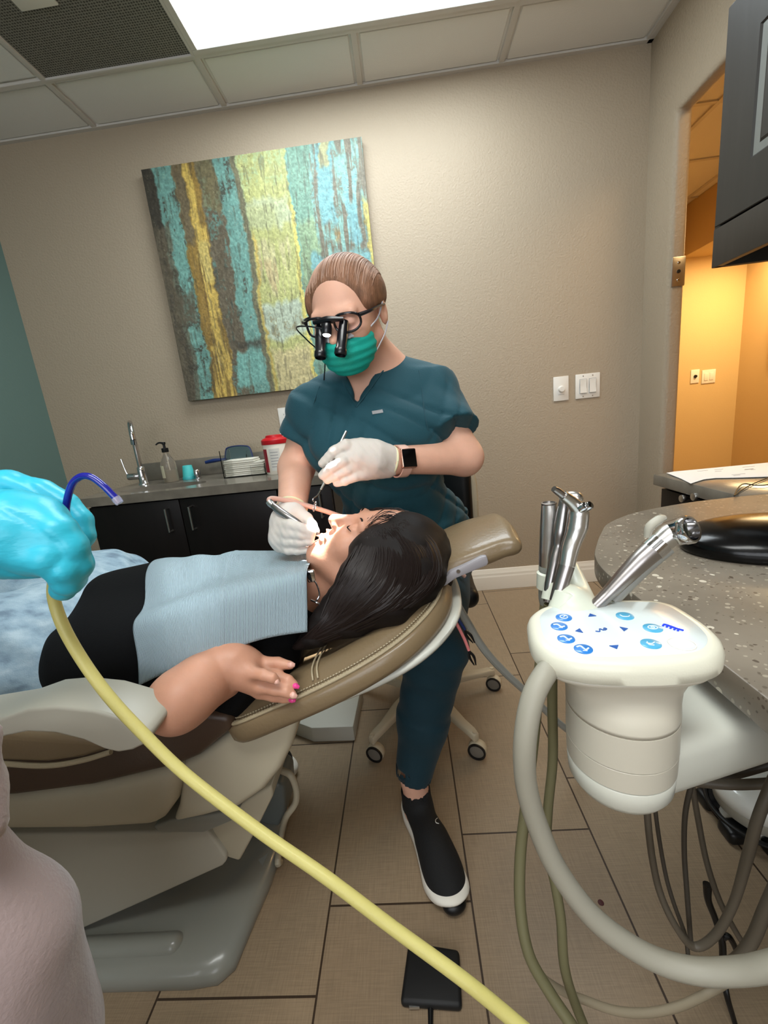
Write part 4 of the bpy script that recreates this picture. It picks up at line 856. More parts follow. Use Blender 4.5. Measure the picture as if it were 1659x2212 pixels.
# scrub top with open V neck, set-in sleeves
up = norm(SRt-SLf)
slR, slL = at(980, 932, y=.99), at(655, 948, y=1.02)
top = [cap(nb+[0, .01, -.012], SRt+[0, 0, .004], .056, .056, .04), cap(nb+[0, .01, -.012], SLf+[0, 0, .004], .056, .056, .04), ell(cc+[0, .02, -.09], (.178, .112, .15), None, .05),
    cone(SRt, slR, .058, .0585, .035), cone(SLf, slL, .058, .056, .035),
    ell(at(738, 968, y=.985), (.075, .062, .066), None, .045), ell(at(868, 945, y=1.0), (.078, .064, .068), None, .045),
    cap(cc+[0, .035, -.13], pel+[.0, -.02, .08], .13, .145, .05), ell(pel+[.0, -.03, .10], (.178, .142, .12), None, .05), cone(pel+[0, -.015, .12], pel+[0, -.01, .02], .165, .175, .03)]
# V opening: thin prism through the front only
va, vb_, vt = at(735, 775, y=.97), at(856, 735, y=.99), at(771, 872, y=.93)
def halfplanes(A, B, Cc, depth0, depth1):
    # wedge between lines A-C and B-C, seen from the front, limited in y
    vd = norm(((A+B)/2+Cc)/2-np.array([0, 0, HC])); pl = []
    for p, q, r in ((A, Cc, B), (B, Cc, A)):
        n_ = norm(np.cross(q-p, vd)); n_ = n_ if (r-p)@n_ < 0 else -n_; pl.append((p, n_))
    pl += [(np.array([0, depth0, 0]), np.array([0, -1., 0])), (np.array([0, depth1, 0]), np.array([0, 1., 0])), (np.array([0, 0, max(A[2], B[2])+.05]), np.array([0, 0, 1.]))]
    return ('pl', ((A+B)/2+Cc)/2, pl, .2, None, .003, 's')
cut = [halfplanes(va, vb_, vt, .80, nb[1]+.045)]
cut += [cap(nb+[0, -.005, .02], nb+[0, -.02, .1], .055, .06, .006, 's')]
def folds(X, Y, Z):
    a = (1-np.abs(np.sin(X*24+Z*38+np.sin(Y*21+Z*17+X*9)*1.5)))**2*.0085-.003; b = (1-np.abs(np.sin(X*-43+Z*27+np.sin(X*23)*2.)))**2*.0052-.0015
    return (a+b)*np.clip((1.14-Z)*6, .25, 1)
tp_ = sculpt('scrub_top', top+cut, .005, M_scrub, den, fn=folds)
col = [va+norm(va-vt)*.0, (va*.5+vt*.5), vt, (vb_*.5+vt*.5), vb_]
# trim bands lie on the cloth: cast from in front
bt = bvh(tp_)
def cast(b, px, py, lift=.001):
    d = Vector(at(px, py, y=1.)-np.array([0, 0, HC])).normalized(); h = b.ray_cast(Vector((0, 0, HC)), d)
    return None if h[0] is None else np.array(h[0]-d*lift)
def casts(b, pts, lift=.001): return [c for c in (cast(b, *p, lift) for p in pts) if c is not None]
for nm, pts, r_ in (('neck_trim', [(730, 800), (745, 835), (758, 858), (770, 879)], .0022), ('neck_trim', [(860, 752), (832, 795), (800, 840), (770, 879)], .0022), ('sleeve_seam', [(905, 800), (912, 850), (918, 900), (925, 930)], .0012), ('sleeve_seam', [(690, 835), (678, 870), (672, 905)], .0012)):
    c = casts(bt, pts, .0005)
    if len(c) > 2: MB().tube(c, r_, 6).build(nm, M_scrub, tp_, smooth=True)
c = casts(bt, [(803, 888), (826, 884), (828, 891), (805, 895)], .0015)
if len(c) == 4: MB().prism(c, (0, -.0008, 0)).build('chest_tag', M_print, tp_)
# trousers
def pf(X, Y, Z): return np.sin(Z*85+X*30)*.0011*np.exp(-((Z-.45)/.09)**2)*2+np.sin(Z*33+Y*25+X*40)*.0012
tr = [ell(pel, (.185, .135, .115), None, .05)]
for s_, K, A in ((.085, KR, AR), (-.085, KL, AL)):
    tr += [cap(pel+[s_, -.02, -.01], K, .10, .072, .05), cap(K, K*.45+(A+[0, 0, .06])*.55, .071, .060, .03), cone(K*.5+(A+[0, 0, .06])*.5, A+[0, 0, .062], .061, .045, .02)]
tr += [cone(A+[0, 0, .10], A+[0, 0, .03], .041, .041, .002, 's') for A in (AR, AL)]
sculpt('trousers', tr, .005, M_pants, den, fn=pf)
# gloves with rolled cuffs
for nm, hp_, wr, pal in (('glove', HR_, WRt, hR), ('glove', HL_, WLf, hL)):
    g = sculpt(nm, grow(hp_, .0), .0022, M_glove, den, fn=lambda X, Y, Z: np.sin(X*420+Z*300)*.00025)
    mid = pal[0][2]; d = norm(wr-mid); u1 = norm(np.cross(d, [0, 0, 1.])); u2 = np.cross(d, u1)
    MB().tube([wr-d*.006+.0305*(math.cos(t)*u1+math.sin(t)*u2) for t in np.linspace(0, 2*math.pi, 25)], .0026, 8, smooth=False, caps=False).build('cuff', mat('cuff_yellow_white', (220, 218, 180), .6) if nm == 'glove' and wr is WRt else bpy.data.materials['cuff_yellow_white'], g, smooth=True)
# watch on the wrist by the mirror hand
ax = norm(ERt-WRt); wc = WRt+ax*.016+np.array([0, 0, -.001]); toc = norm(np.array([0, 0, HC])-wc+np.array([.0, 0, .12])); wn = norm(toc-ax*(toc@ax)); wu = np.cross(ax, wn)
wt = empty('wrist_watch', None, None, wc); adopt(wt, den); R3 = .0325
Mw = np.array([ax, wu, wn])
def wbox(nm, c, h, m, parent, bev):
    MM = Matrix(((Mw[0][0], Mw[1][0], Mw[2][0], c[0]), (Mw[0][1], Mw[1][1], Mw[2][1], c[1]), (Mw[0][2], Mw[1][2], Mw[2][2], c[2]), (0, 0, 0, 1)))
    return MB().box((-h[0], -h[1], -h[2]), h, MM).build(nm, m, parent, bevel=bev, seg=3)
M_rose = mat('rose_gold', (214, 160, 140), .25, metal=.8)
cs_ = wbox('case', wc+wn*(R3+.003), (.0185, .021, .005), M_rose, wt, .004); wbox('screen', wc+wn*(R3+.0078), (.0165, .019, .0008), M_gloss, cs_, .0008)
th = np.linspace(.55, 2*math.pi-.55, 30); mb = MB(); mb.loft([[wc+(R3+k)*(math.cos(t)*wn+math.sin(t)*wu)+ax*a for a, k in ((-.011, 0), (.011, 0), (.011, .003), (-.011, .003))] for t in th]); mb.build('band', mat('blush_band', (222, 178, 160), .45), wt, smooth=True, angle=40)
# shoes
def shoe(A, dirv, nm='shoe'):
    d = norm(dirv); s_ = np.array([-d[1], d[0], 0]); z = np.array([0, 0, 1.]); Ms = np.array([s_, d, z]); hl_ = np.array([A[0], A[1], 0])-d*.045
    Pp = lambda x, y, zz: hl_+s_*x+d*y+z*zz
    u = [ell(Pp(0, .205, .036), (.043, .058, .034), Ms, .03), ell(Pp(.002, .14, .045), (.040, .07, .043), Ms, .03), ell(Pp(0, .05, .05), (.034, .052, .045), Ms, .03), cone(Pp(0, .05, .06), Pp(0, .042, .105), .036, .037, .015), cone(Pp(0, .045, .085), Pp(0, .042, .12), .0325, .034, .002, 's'), rbox(Pp(0, .1, -.03), (.1, .3, .045), .001, Ms, .002, 's')]
    o = sculpt(nm, u, .0032, mat('black_knit', (13, 13, 14), .8, bump=.5, bscale=500) if 'black_knit' not in bpy.data.materials else bpy.data.materials['black_knit'], den)
    ol_ = outline([(0, -.012), (.028, -.004), (.037, .03), (.034, .09), (.040, .15), (.0475, .205), (.036, .252), (.0, .272), (-.036, .252), (-.0475, .205), (-.040, .15), (-.034, .09), (-.037, .03), (-.028, -.004)], 5)
    rg = lambda k, zz, lift=0: [Pp(p[0]*k, .13+(p[1]-.13)*k, zz+lift*max(0, p[1]-.2)*1.5+lift*max(0, .03-p[1])) for p in ol_]
    so = MB().loft([rg(.93, .002, .3), rg(.99, .006, .3), rg(1.0, .016, .25), rg(.99, .024, .2), rg(.92, .029, .2)]).build('sole', mat('white_foam_sole', (225, 220, 208), .6) if 'white_foam_sole' not in bpy.data.materials else bpy.data.materials['white_foam_sole'], o, smooth=True, angle=60)
    sculpt('toe_bumper', [ell(Pp(0, .252, .020), (.026, .021, .016), Ms)], .003, M_black, o)
    return o, Pp
for A, dv in ((AR, (.067, -.198, 0)), (AL, (-.25, -.2, 0))):
    o, Pp = shoe(A, dv)
    if A is AR:
        bs_ = bvh(o)
        lg = casts(bs_, [(951, 1769), (945, 1767), (941, 1771), (942, 1777), (948, 1779)], .001)
        if len(lg) > 3: MB().tube(lg, .0007, 6).build('logo', M_plate, o, smooth=True)
        lg = casts(bs_, [(941, 1760), (944, 1757), (949, 1760)], .001)
        if len(lg) > 2: MB().tube(lg, .0006, 6).build('logo', M_plate, o, smooth=True)
        lg = casts(bs_, [(1017, 1914), (1013, 1926)], .001)
        if len(lg) == 2: MB().tube(lg, .0016, 6).build('side_tab', M_plate, o, smooth=True)
        lg = casts(bs_, [(938, 1822), (982, 1826), (988, 1868), (955, 1880), (944, 1868)], .0005)
        if len(lg) == 5: MB().prism(lg, (0, -.0004, .0004)).build('vamp_patch', mat('black_film', (24, 26, 28), .35), o)

# dental mirror and handpiece held in the gloves
e = empty('dental_mirror', 'small round mouth mirror held in the raised white gloved hand', 'dental mirror', at(748, 932, y=.88))
mp_ = ats([(748, 932, .895), (722, 985, .868), (700, 1045, .845), (693, 1058, .84)]); MB().tube(mp_, [.0032, .0034, .0036, .0026], 10, smooth=False).build('shaft', M_steel, e, smooth=True)
n2_ = ats([(693, 1058, .84), (686, 1070, .835), (676, 1078, .83), (678, 1084, .83)]); MB().tube(n2_, [.0024, .0018, .0015, .0012], 8).build('neck', M_chrome, e, smooth=True)
mc = at(680, 1094, y=.828); mn = norm((-.75, -.25, .30)); MB().lathe([(.0112, -.0012), (.0118, 0), (.0112, .0012), (.0100, .0014), (.0098, .0009), (.0001, .0009)], mc, mn, 28).build('mirror_head', M_chrome, e, smooth=True, angle=40)
e = empty('dental_handpiece', 'chrome dental handpiece held in the white gloved hand at the mouth of the patient', 'handpiece', at(600, 1100, y=.80))
hp1 = ats([(590, 1092, .80), (597, 1098, .795), (604, 1104, .79), (622, 1116, .78), (640, 1127, .775), (655, 1138, .770), (668, 1146, .765)])
MB().tube(hp1, [.0062, .0074, .0078, .0070, .0066, .0052, .0042], 16).build('barrel', M_dsteel, e, smooth=True)
MB().tube(ats([(668, 1146, .765), (680, 1152, .765), (690, 1156, .768)]), [.0042, .0036, .0042], 12).build('head', M_chrome, e, smooth=True)
MB().tube(ats([(690, 1156, .768), (693, 1163, .770)]), [.0012, .0006], 8).build('bur', M_steel, e)
MB().tube(ats([(581, 1083, .805), (585, 1088, .803), (590, 1092, .80)]), [.0070, .0074, .0068], 14).build('coupling', M_steel, e, smooth=True)
e2 = empty('handpiece_hose', 'pinkish hose arching from the handpiece and passing behind the face of the patient', 'hose', at(582, 1080, y=.805))
MB().tube(ats([(583, 1085, .805), (582, 1079, .807), (592, 1077, .815), (625, 1083, .83), (680, 1097, .85), (740, 1117, .88), (800, 1142, .90)])+[np.array([.03, .96, .70]), np.array([.12, 1.0, .60])], .0052, 12).build('tubing', mat('rosy_tubing', (206, 166, 152), .45), e2, smooth=True)
# headlamp beam of the loupes
L = bpy.data.lights.new('headlamp_beam', 'SPOT'); L.energy = 150; L.spot_size = math.radians(15); L.spot_blend = .55; L.shadow_soft_size = .006; L.color = (1, .97, .93)
lo_ = bpy.data.objects.new('headlamp_beam', L); COL.objects.link(lo_); p0 = lamp+dl*.016; lo_.location = p0
tgt = at(712, 1166, y=.775); lo_.rotation_euler = Vector(tgt-p0).to_track_quat('-Z', 'Y').to_euler()

# ------------------------------------------------------------------ the patient
MP = frame(None, (-.44, -.10, .90), (.90, .0, .44)); cP = np.array([-.070, .772, .748])
hp, PP = head_prims(cP, MP, .95)
hp = [p for p in hp]+[ell(PP(0, .103, -.064), (.016, .02, .006), MP, .004, 's')]
sh_n, sh_f = np.array([-.27, .665, .640]), np.array([-.31, .93, .655])
EL = at(378, 1522, y=.50); WR = at(484, 1420, y=.562)
hand = chain(ats([(484, 1420, .562), (508, 1427, .562), (528, 1441, .56)]), [.0235, .026, .024], .012)+[cap(at(497, 1432, y=.556), at(535, 1460, y=.552), .02, .016, .012), cap(at(500, 1412, y=.57), at(535, 1424, y=.57), .018, .014, .012)]
fg = [([(525, 1422, .572), (552, 1427, .574), (566, 1431, .574), (600, 1433, .573), (627, 1437, .571)], [.015, .0115, .0098, .0095, .0065]),
      ([(522, 1446, .552), (545, 1453, .542), (570, 1458, .536), (588, 1464, .534), (598, 1471, .535)], [.013, .0095, .0086, .0076, .0058]),
      ([(535, 1448, .562), (568, 1458, .560), (600, 1462, .558), (622, 1470, .554), (635, 1478, .552)], [.014, .0102, .0092, .0082, .0062]),
      ([(528, 1462, .552), (562, 1482, .547), (595, 1489, .543), (618, 1494, .541), (632, 1501, .540)], [.014, .0104, .0094, .0084, .0066]),
      ([(525, 1470, .556), (560, 1495, .553), (592, 1503, .550), (614, 1507, .548), (628, 1510, .547)], [.0135, .0098, .0088, .0078, .0060])]
hand += [p for pts, rs in fg for p in chain(ats(pts), rs, .003, .012)]
pb = hp+[cap(PP(0, -.03, -.04), np.array([-.262, .785, .70]), .048, .052, .025), cap(sh_n, sh_f, .055, .055, .04), ell((-.42, .785, .655), (.17, .165, .085), None, .05), cap((-.40, .785, .65), (-.62, .785, .645), .10, .11, .05),
    cap(sh_n, EL, .040, .034, .03), cap(EL, WR, .0345, .0225, .02), cap(EL+(WR-EL)*.2, EL+(WR-EL)*.45, .0355, .031, .03)]+hand
pat = empty('person', 'reclining person with long dark hair, black top and light jeans under a pale blue bib', 'person', (-.45, .79, .55))
pbody = sculpt('body', pb, .0031, M_skin2, pat)
bb = bvh(pbody)
# fingernails
M_pink = mat('pink_nail', (236, 70, 150), .2, coat=.5); M_nail = mat('nude_nail', (226, 176, 160), .25, coat=.5)
for (a, b, r_, m_) in (((623, 1436, .569), (637, 1437, .568), .0050, M_nail), ((594, 1470, .533), (603, 1476, .532), .0044, M_nail), ((633, 1479, .550), (646, 1485, .548), .0044, M_pink), ((628, 1500, .538), (641, 1505, .536), .0052, M_nail), ((626, 1511, .545), (639, 1513, .542), .0046, M_pink)):
    p, q = at(*a[:2], y=a[2]), at(*b[:2], y=b[2]); MB().tube([p, p*.5+q*.5+np.array([0, -.0012, .001]), q], [r_*.8, r_, r_*.55], 10).build('fingernail', m_, pbody, smooth=True)
# lashes and brow
mkh = MB()
for q in (1, -1):
    MB().tube([PP(q*.046, .092, -.004), PP(q*.034, .099, -.008), PP(q*.02, .095, -.004)], [.0006, .0014, .0005], 6).build('eyelashes', M_hairk, pbody, smooth=True)
    MB().tube([PP(q*.052, .085, .018), PP(q*.036, .097, .024), PP(q*.018, .097, .019)], [.0008, .0018, .0012], 6).build('eyebrow', M_hairk, pbody, smooth=True)
# hair mass
hk = [ell(PP(0, -.036, .040), (.090, .102, .096), MP, .03), cap(at(885, 1195, y=.72), at(893, 1235, y=.68), .052, .043, .05), cap(at(895, 1245, y=.68), at(840, 1295, y=.645), .040, .036, .04), cap(at(840, 1295, y=.645), at(760, 1335, y=.635), .036, .028, .03),
      cap(at(760, 1335, y=.635), at(690, 1368, y=.63), .026, .017, .02), cap(at(690, 1368, y=.63), at(638, 1398, y=.625), .016, .005, .02), cap(at(800, 1190, y=.70), at(775, 1270, y=.655), .036, .036, .03), cap(at(775, 1270, y=.655), at(718, 1325, y=.645), .034, .024, .03),
      cap(at(715, 1328, y=.645), at(668, 1378, y=.635), .022, .010, .02), cap(at(850, 1220, y=.69), at(820, 1280, y=.65), .05, .04, .04),
      ell(PP(0, .13, -.05), (.08, .085, .10), MP, .01, 's')]
def hf(X, Y, Z): return np.sin((X*.35+Z)*260+np.sin(X*40)*2)*.0007+np.sin((X*.5+Z)*110+Y*60)*.0014
hr_ = sculpt('hair', hk, .004, M_hairk, pat, fn=hf)
bh = bvh(hr_)
GA = [(815, 1106), (880, 1128), (935, 1180), (945, 1245), (895, 1300), (800, 1345), (715, 1385), (640, 1400)]
GB = [(800, 1108), (842, 1150), (872, 1215), (862, 1270), (815, 1312), (752, 1345), (695, 1372), (632, 1402)]
GC = [(792, 1112), (790, 1150), (770, 1190), (745, 1232), (722, 1275), (705, 1318), (690, 1350), (650, 1392)]
mb = MB()
for i in range(330):
    w = rng.random()*2; j1, j2 = rng.normal(0, 5, 2); ph = rng.random()*6.28
    pts = []
    n0 = rng.integers(0, 3); n1 = rng.integers(6, 9)
    for k in range(n0, n1):
        a, b, c = GA[k], GB[k], GC[k]; g = (np.array(a)*(1-w)+np.array(b)*w) if w < 1 else (np.array(b)*(2-w)+np.array(c)*(w-1))
        tt = k/7; g = g+np.array([j1, j2])*(1-tt*.6)+np.array([math.cos(ph+k*1.1), math.sin(ph+k*1.3)])*4
        c_ = cast(bh, g[0], g[1], .0003)
        if c_ is not None: pts.append(c_)
    ok = len(pts) > 2 and all(np.linalg.norm(pts[k+1]-pts[k]) < .09 for k in range(len(pts)-1))
    if ok: mb.tube(pts, [.0008]+[random.uniform(.0011, .0024)]*(len(pts)-2)+[.0006], 5, sub=4)
for i in range(38):      # fringe over the temple
    x0 = 800+rng.normal(0, 12); pts = [cast(bh, x0, 1108+rng.normal(0, 3), .0005)]
    e0 = PP(rng.uniform(-.06, .06), .075, .07+rng.normal(0, .01)); e1 = PP(rng.uniform(-.075, -.02) if rng.random() < .5 else rng.uniform(.02, .075), .085, .035+rng.normal(0, .012))
    b0_ = PP(rng.uniform(-.05, .05), .05, .105); 
    pts = [b0_, e0, e1]; pts2 = []
    for p in pts:
        h = bb.find_nearest(Vector(p)); pts2.append(np.array(h[0]+h[1]*.0018))
    mb.tube(pts2, [.0007, .0008, .0003], 5, sub=4)
mb.build('hair_strands', mat('dark_strand', (24, 14, 11), .5, spec=.35), hr_, smooth=True)
# black top
sh = [ell((-.40, .795, .655), (.18, .165, .092), None, .05), ell((-.53, .775, .655), (.155, .185, .098), None, .05), cap(sh_n, sh_f, .060, .060, .05), cap((-.42, .785, .65), (-.62, .785, .645), .11, .115, .05),
      cap((-.50, .655, .635), (-.60, .66, .635), .085, .080, .05), cap((-.44, .60, .560), (-.31, .61, .592), .046, .042, .03), cone(sh_n, sh_n*.45+EL*.55, .052, .052, .03),  # low cap extends the sleeve to fill in the dark shadow behind the forearm
      cap((-.265, .785, .72), (-.20, .78, .76), .040, .05, .01, 's'), cap(EL*.9+WR*.1, WR, .045, .030, .004, 's')]
def shf(X, Y, Z): return np.sin(X*55+Y*40+Z*20+np.sin(X*20+Y*11)*2)*.0016
sh_o = sculpt('black_top', sh, .005, mat('black_jersey', (9, 10, 12), .9, bump=.3, bscale=300, spec=.2), pat, fn=shf)
# jeans
def denim():
    m = mat('washed_denim', (140, 168, 186), .85, bump=.4, bscale=500); n = m.node_tree.nodes; l = m.node_tree.links; b = n['Principled BSDF']
    tc = n.new('ShaderNodeTexCoord'); mp = n.new('ShaderNodeMapping'); mp.inputs['Scale'].default_value = (9, 22, 22); l.new(tc.outputs['Object'], mp.inputs[0]); t = n.new('ShaderNodeTexNoise'); t.inputs['Scale'].default_value = 2.4; t.inputs['Detail'].default_value = 7; l.new(mp.outputs[0], t.inputs[0])
    r = n.new('ShaderNodeValToRGB'); e = r.color_ramp.elements; e[0].position = .30; e[0].color = lin((112, 134, 152)); e[1].position = .45; e[1].color = lin((140, 166, 184)); x = e.new(.7); x.color = lin((172, 194, 206)); l.new(t.outputs[0], r.inputs[0]); l.new(r.outputs[0], b.inputs['Base Color']); return m
Mdn = denim()
jn = [ell((-.70, .785, .655), (.13, .175, .112), None, .05), cap((-.72, .69, .665), (-1.16, .69, .70), .098, .078, .05), cap((-.72, .885, .680), (-1.16, .90, .735), .100, .078, .05), cap((-1.16, .69, .70), (-1.55, .70, .60), .07, .055, .03), cap((-1.16, .90, .735), (-1.55, .88, .60), .07, .055, .03),
      cap((-.63, .66, .60), (-.9, .66, .62), .07, .08, .05), cap((-.80, .787, .82), (-1.3, .79, .84), .025, .03, .05, 's')]
def jf(X, Y, Z): return np.sin(X*48+Y*70+np.sin(Z*45)*2)*.0022
jo = sculpt('jeans', jn, .006, Mdn, pat, fn=jf)
bj = bvh(jo)
pk = [at(a, b, y=.87) for a, b in ((262, 1240), (275, 1232), (300, 1246), (316, 1262), (305, 1262), (285, 1252))]
MB().prism(pk, (0, .03, 0)).build('pocket_flap', Mdn, jo, bevel=.002)
for A, B in (((-1.55, .70, .60), (-1.66, .70, .62)), ((-1.55, .88, .60), (-1.66, .88, .62))): sculpt('shoe', [cap(A, np.array(B)+[0, 0, .05], .05, .035)], .006, M_black, pat)

# paper bib
M_bib = mat('ribbed_paper', (176, 198, 210), .8); n_ = M_bib.node_tree.nodes; l_ = M_bib.node_tree.links; tc_ = n_.new('ShaderNodeTexCoord')
wv = n_.new('ShaderNodeTexWave'); wv.inputs['Scale'].default_value = 48; wv.inputs['Distortion'].default_value = 1.2; wv.inputs['Detail'].default_value = 1; wv.bands_direction = 'X'; l_.new(tc_.outputs['UV'], wv.inputs[0])
bq = n_.new('ShaderNodeBump'); bq.inputs['Strength'].default_value = .9; bq.inputs['Distance'].default_value = .0012; l_.new(wv.outputs[0], bq.inputs['Height']); l_.new(bq.outputs[0], n_['Principled BSDF'].inputs['Normal'])
rows = [ats([(300, 1481, .545), (372, 1447, .545), (450, 1425, .548), (520, 1395, .565), (590, 1375, .59), (664, 1365, .615)]),
        ats([(298, 1415, .552), (362, 1382, .552), (450, 1358, .556), (520, 1335, .575), (590, 1315, .60), (664, 1302, .630)]),
        ats([(284, 1346, .575), (345, 1318, .575), (448, 1284, .583), (520, 1265, .60), (592, 1250, .622), (662, 1236, .650)]),
        ats([(312, 1322, .64), (362, 1302, .65), (455, 1262, .67), (525, 1243, .69), (595, 1232, .705), (668, 1222, .72)]),
        ats([(338, 1300, .74), (375, 1275, .745), (462, 1238, .76), (532, 1219, .775), (600, 1211, .785), (672, 1206, .79)]),
        ats([(362, 1272, .85), (393, 1244, .86), (470, 1212, .87), (540, 1198, .87), (606, 1197, .87), (668, 1196, .86)]),
        ats([(400, 1238, .93), (428, 1224, .94), (490, 1192, .95), (550, 1190, .95), (610, 1190, .94), (660, 1192, .92)])]
bbv = bvh(sh_o)
def surf(rows, nu=70, nv=60):
    R2 = [spline([np.array(p) for p in r], [0]*len(r), 12)[0] for r in rows]; R2 = [[r[int(round(i*(len(r)-1)/(nu-1)))] for i in range(nu)] for r in R2]
    cols = []
    for i in range(nu):
        c = spline([R2[k][i] for k in range(len(R2))], [0]*len(R2), 10)[0]; cols.append([c[int(round(j*(len(c)-1)/(nv-1)))] for j in range(nv)])
    return [[cols[i][j] for i in range(nu)] for j in range(nv)]
Gd = surf(rows); nv, nu = len(Gd), len(Gd[0]); V = []; Fq = []
A_ = np.array(Gd, float)
for it in range(14):
    for j in range(nv):
        for i in range(nu):
            h = bbv.find_nearest(Vector(A_[j, i]))
            if h[0] is not None and (Vector(A_[j, i])-h[0]).dot(h[1]) < .003: A_[j, i] = np.array(h[0]+h[1]*.0032)
    if it < 13: B_ = A_.copy(); B_[1:-1, 1:-1] = (A_[:-2, 1:-1]+A_[2:, 1:-1]+A_[1:-1, :-2]+A_[1:-1, 2:])/4; B_[1:-1, 0] = (A_[:-2, 0]+A_[2:, 0])/2; B_[0, 1:-1] = (A_[0, :-2]+A_[0, 2:])/2; B_[-1, 1:-1] = (A_[-1, :-2]+A_[-1, 2:])/2; B_[1:-1, -1] = (A_[:-2, -1]+A_[2:, -1])/2; A_ = B_
for j in range(nv):
    for i in range(nu): fold = .0022*math.exp(-((i/(nu-1)-.47)/.012)**2); V.append(tuple(A_[j, i]+np.array([0, -fold, fold])))
for j in range(nv-1):
    for i in range(nu-1): a = j*nu+i; Fq.append((a, a+1, a+nu+1, a+nu))
be = empty('dental_bib', 'pale blue ribbed paper bib draped over the chest of the patient', 'bib', tuple(np.mean(V, 0)))
bo = mesh_obj('paper_sheet', V, Fq, M_bib, be); uv = bo.data.uv_layers.new(name='UVMap')
for lp_ in bo.data.loops:
    j, i = divmod(lp_.vertex_index, nu); uv.data[lp_.index].uv = (i/(nu-1), j/(nv-1))
sm = bo.modifiers.new('thickness', 'SOLIDIFY'); sm.thickness = .0006; sm.offset = 1
cl = MB(); q = at(672, 1243, y=.665); cl.box(tuple(q-[.007, .004, .012]), tuple(q+[.007, .004, .010])); e_ = cl.build('bib_clip', M_chrome, be, bevel=.003)
MB().tube(ats([(672, 1246, .665), (684, 1262, .66), (690, 1285, .655), (682, 1300, .652)]), .0014, 8).build('bib_chain', M_chrome, be, smooth=True)
# fine necklace glints at the throat
nk = MB().tube(ats([(672, 1296, .655), (684, 1301, .652), (694, 1306, .652)]), .0018, 8).build('necklace', M_chrome, pat, smooth=True)

# ------------------------------------------------------------------ the assistant at the left edge
M_mauve = mat('mauve_scrub_fabric', (150, 132, 130), .9, bump=.4, bscale=260, sheen=.5)
ass = empty('person', 'partly seen assistant at the left edge in mauve clothing with bright blue gloves', 'person', (-.80, -.05, 0))
wA = at(-60, 1140, y=.40)
palm = [cap(wA, at(30, 1150, y=.392), .036, .038, .02), cap(at(30, 1150, y=.392), at(92, 1158, y=.396), .038, .030, .02), cap(at(20, 1118, y=.392), at(92, 1112, y=.40), .020, .017, .012), cap(at(20, 1200, y=.388), at(85, 1205, y=.392), .022, .020, .012)]
fA = [([(-60, 1050, .445), (20, 1048, .452), (90, 1066, .456), (140, 1092, .458), (172, 1125, .456), (180, 1158, .450), (168, 1182, .445)], [.017, .0165, .0155, .0148, .0135, .0120, .0100]),
      ([(-20, 1085, .455), (60, 1095, .465), (120, 1115, .472), (158, 1148, .470), (162, 1188, .460), (150, 1212, .452)], [.017, .0145, .0135, .0125, .0115, .0095]),
      ([(40, 1115, .455), (105, 1140, .475), (145, 1175, .474), (152, 1212, .464), (140, 1238, .45)], [.015, .0135, .0125, .0112, .0092]),
      ([(88, 1130, .392), (122, 1150, .388), (150, 1182, .388), (166, 1220, .392), (160, 1252, .398)], [.020, .0185, .0165, .0145, .0115]),
      ([(70, 1195, .380), (108, 1205, .378), (135, 1228, .380), (146, 1254, .386), (136, 1274, .394)], [.021, .0180, .0155, .0145, .0118])]
HA = palm+[p for pts, rs in fA for p in chain(ats(pts), rs, .0025, .006)]
eA, sA = np.array([-.70, .22, .90]), np.array([-.70, -.02, 1.18])
ab = [cap(wA, eA, .030, .042, .02), cap(eA, sA, .046, .055, .03), cap(sA, (-.98, -.12, 1.18), .06, .06, .05), ell((-.84, -.08, 1.0), (.17, .12, .22), None, .06), ell((-.84, -.08, .62), (.17, .14, .16), None, .06), cap((-.84, -.08, .95), (-.84, -.08, .68), .13, .14, .05), cap((-.84, -.06, 1.2), (-.82, -.02, 1.33), .055, .05, .03),
      cap((-.98, -.1, 1.18), (-1.02, .08, .92), .052, .045, .03), cap((-1.02, .08, .92), (-.90, .28, .82), .042, .03, .02), cap((-.9, .28, .82), (-.86, .34, .80), .03, .02, .02)]
ha, PA = head_prims((-.80, .03, 1.40), frame(None, (.35, .80, -.35), (0, .2, .9)), .98)
kn = at(-125, 2165, y=.24)
ab += ha+[cap((-.78, -.1, .58), kn, .09, .066, .03), cap(kn, kn*[1, 1, 0]+[-.02, .05, .12], .06, .04, .02), cap((-.92, -.1, .58), (-.98, .32, .55), .09, .066, .03), cap((-.98, .32, .55), (-.98, .34, .1), .06, .04, .02), cap(kn*[1, 1, 0]+[-.02, .05, .10], kn*[1, 1, 0]+[-.02, .14, .05], .035, .028, .02), cap((-.98, .34, .08), (-.98, .44, .05), .035, .028, .02)]
sculpt('body', ab+grow(HA, -.003), .006, M_skin, ass)
def wr_(X, Y, Z): return ((1-np.abs(np.sin(X*95+Z*60+np.sin(Z*70+X*30)*1.5)))**3*.0022-.0006)
ga = sculpt('glove', grow(HA, .0)+[cone(at(-30, 1140, y=.40), wA+norm(eA-wA)*.09, .040, .048, .02)], .0028, M_blueglove, ass, fn=wr_)
sculpt('hair', [ell(PA(0, -.03, .04), (.084, .10, .092), frame(None, (.35, .80, -.35), (0, .2, .9)), .02), ell(PA(0, -.11, -.02), (.04, .04, .07), None, .03), ell(PA(0, .12, .0), (.08, .06, .10), frame(None, (.35, .80, -.35), (0, .2, .9)), .01, 's')], .006, M_hairk, ass)
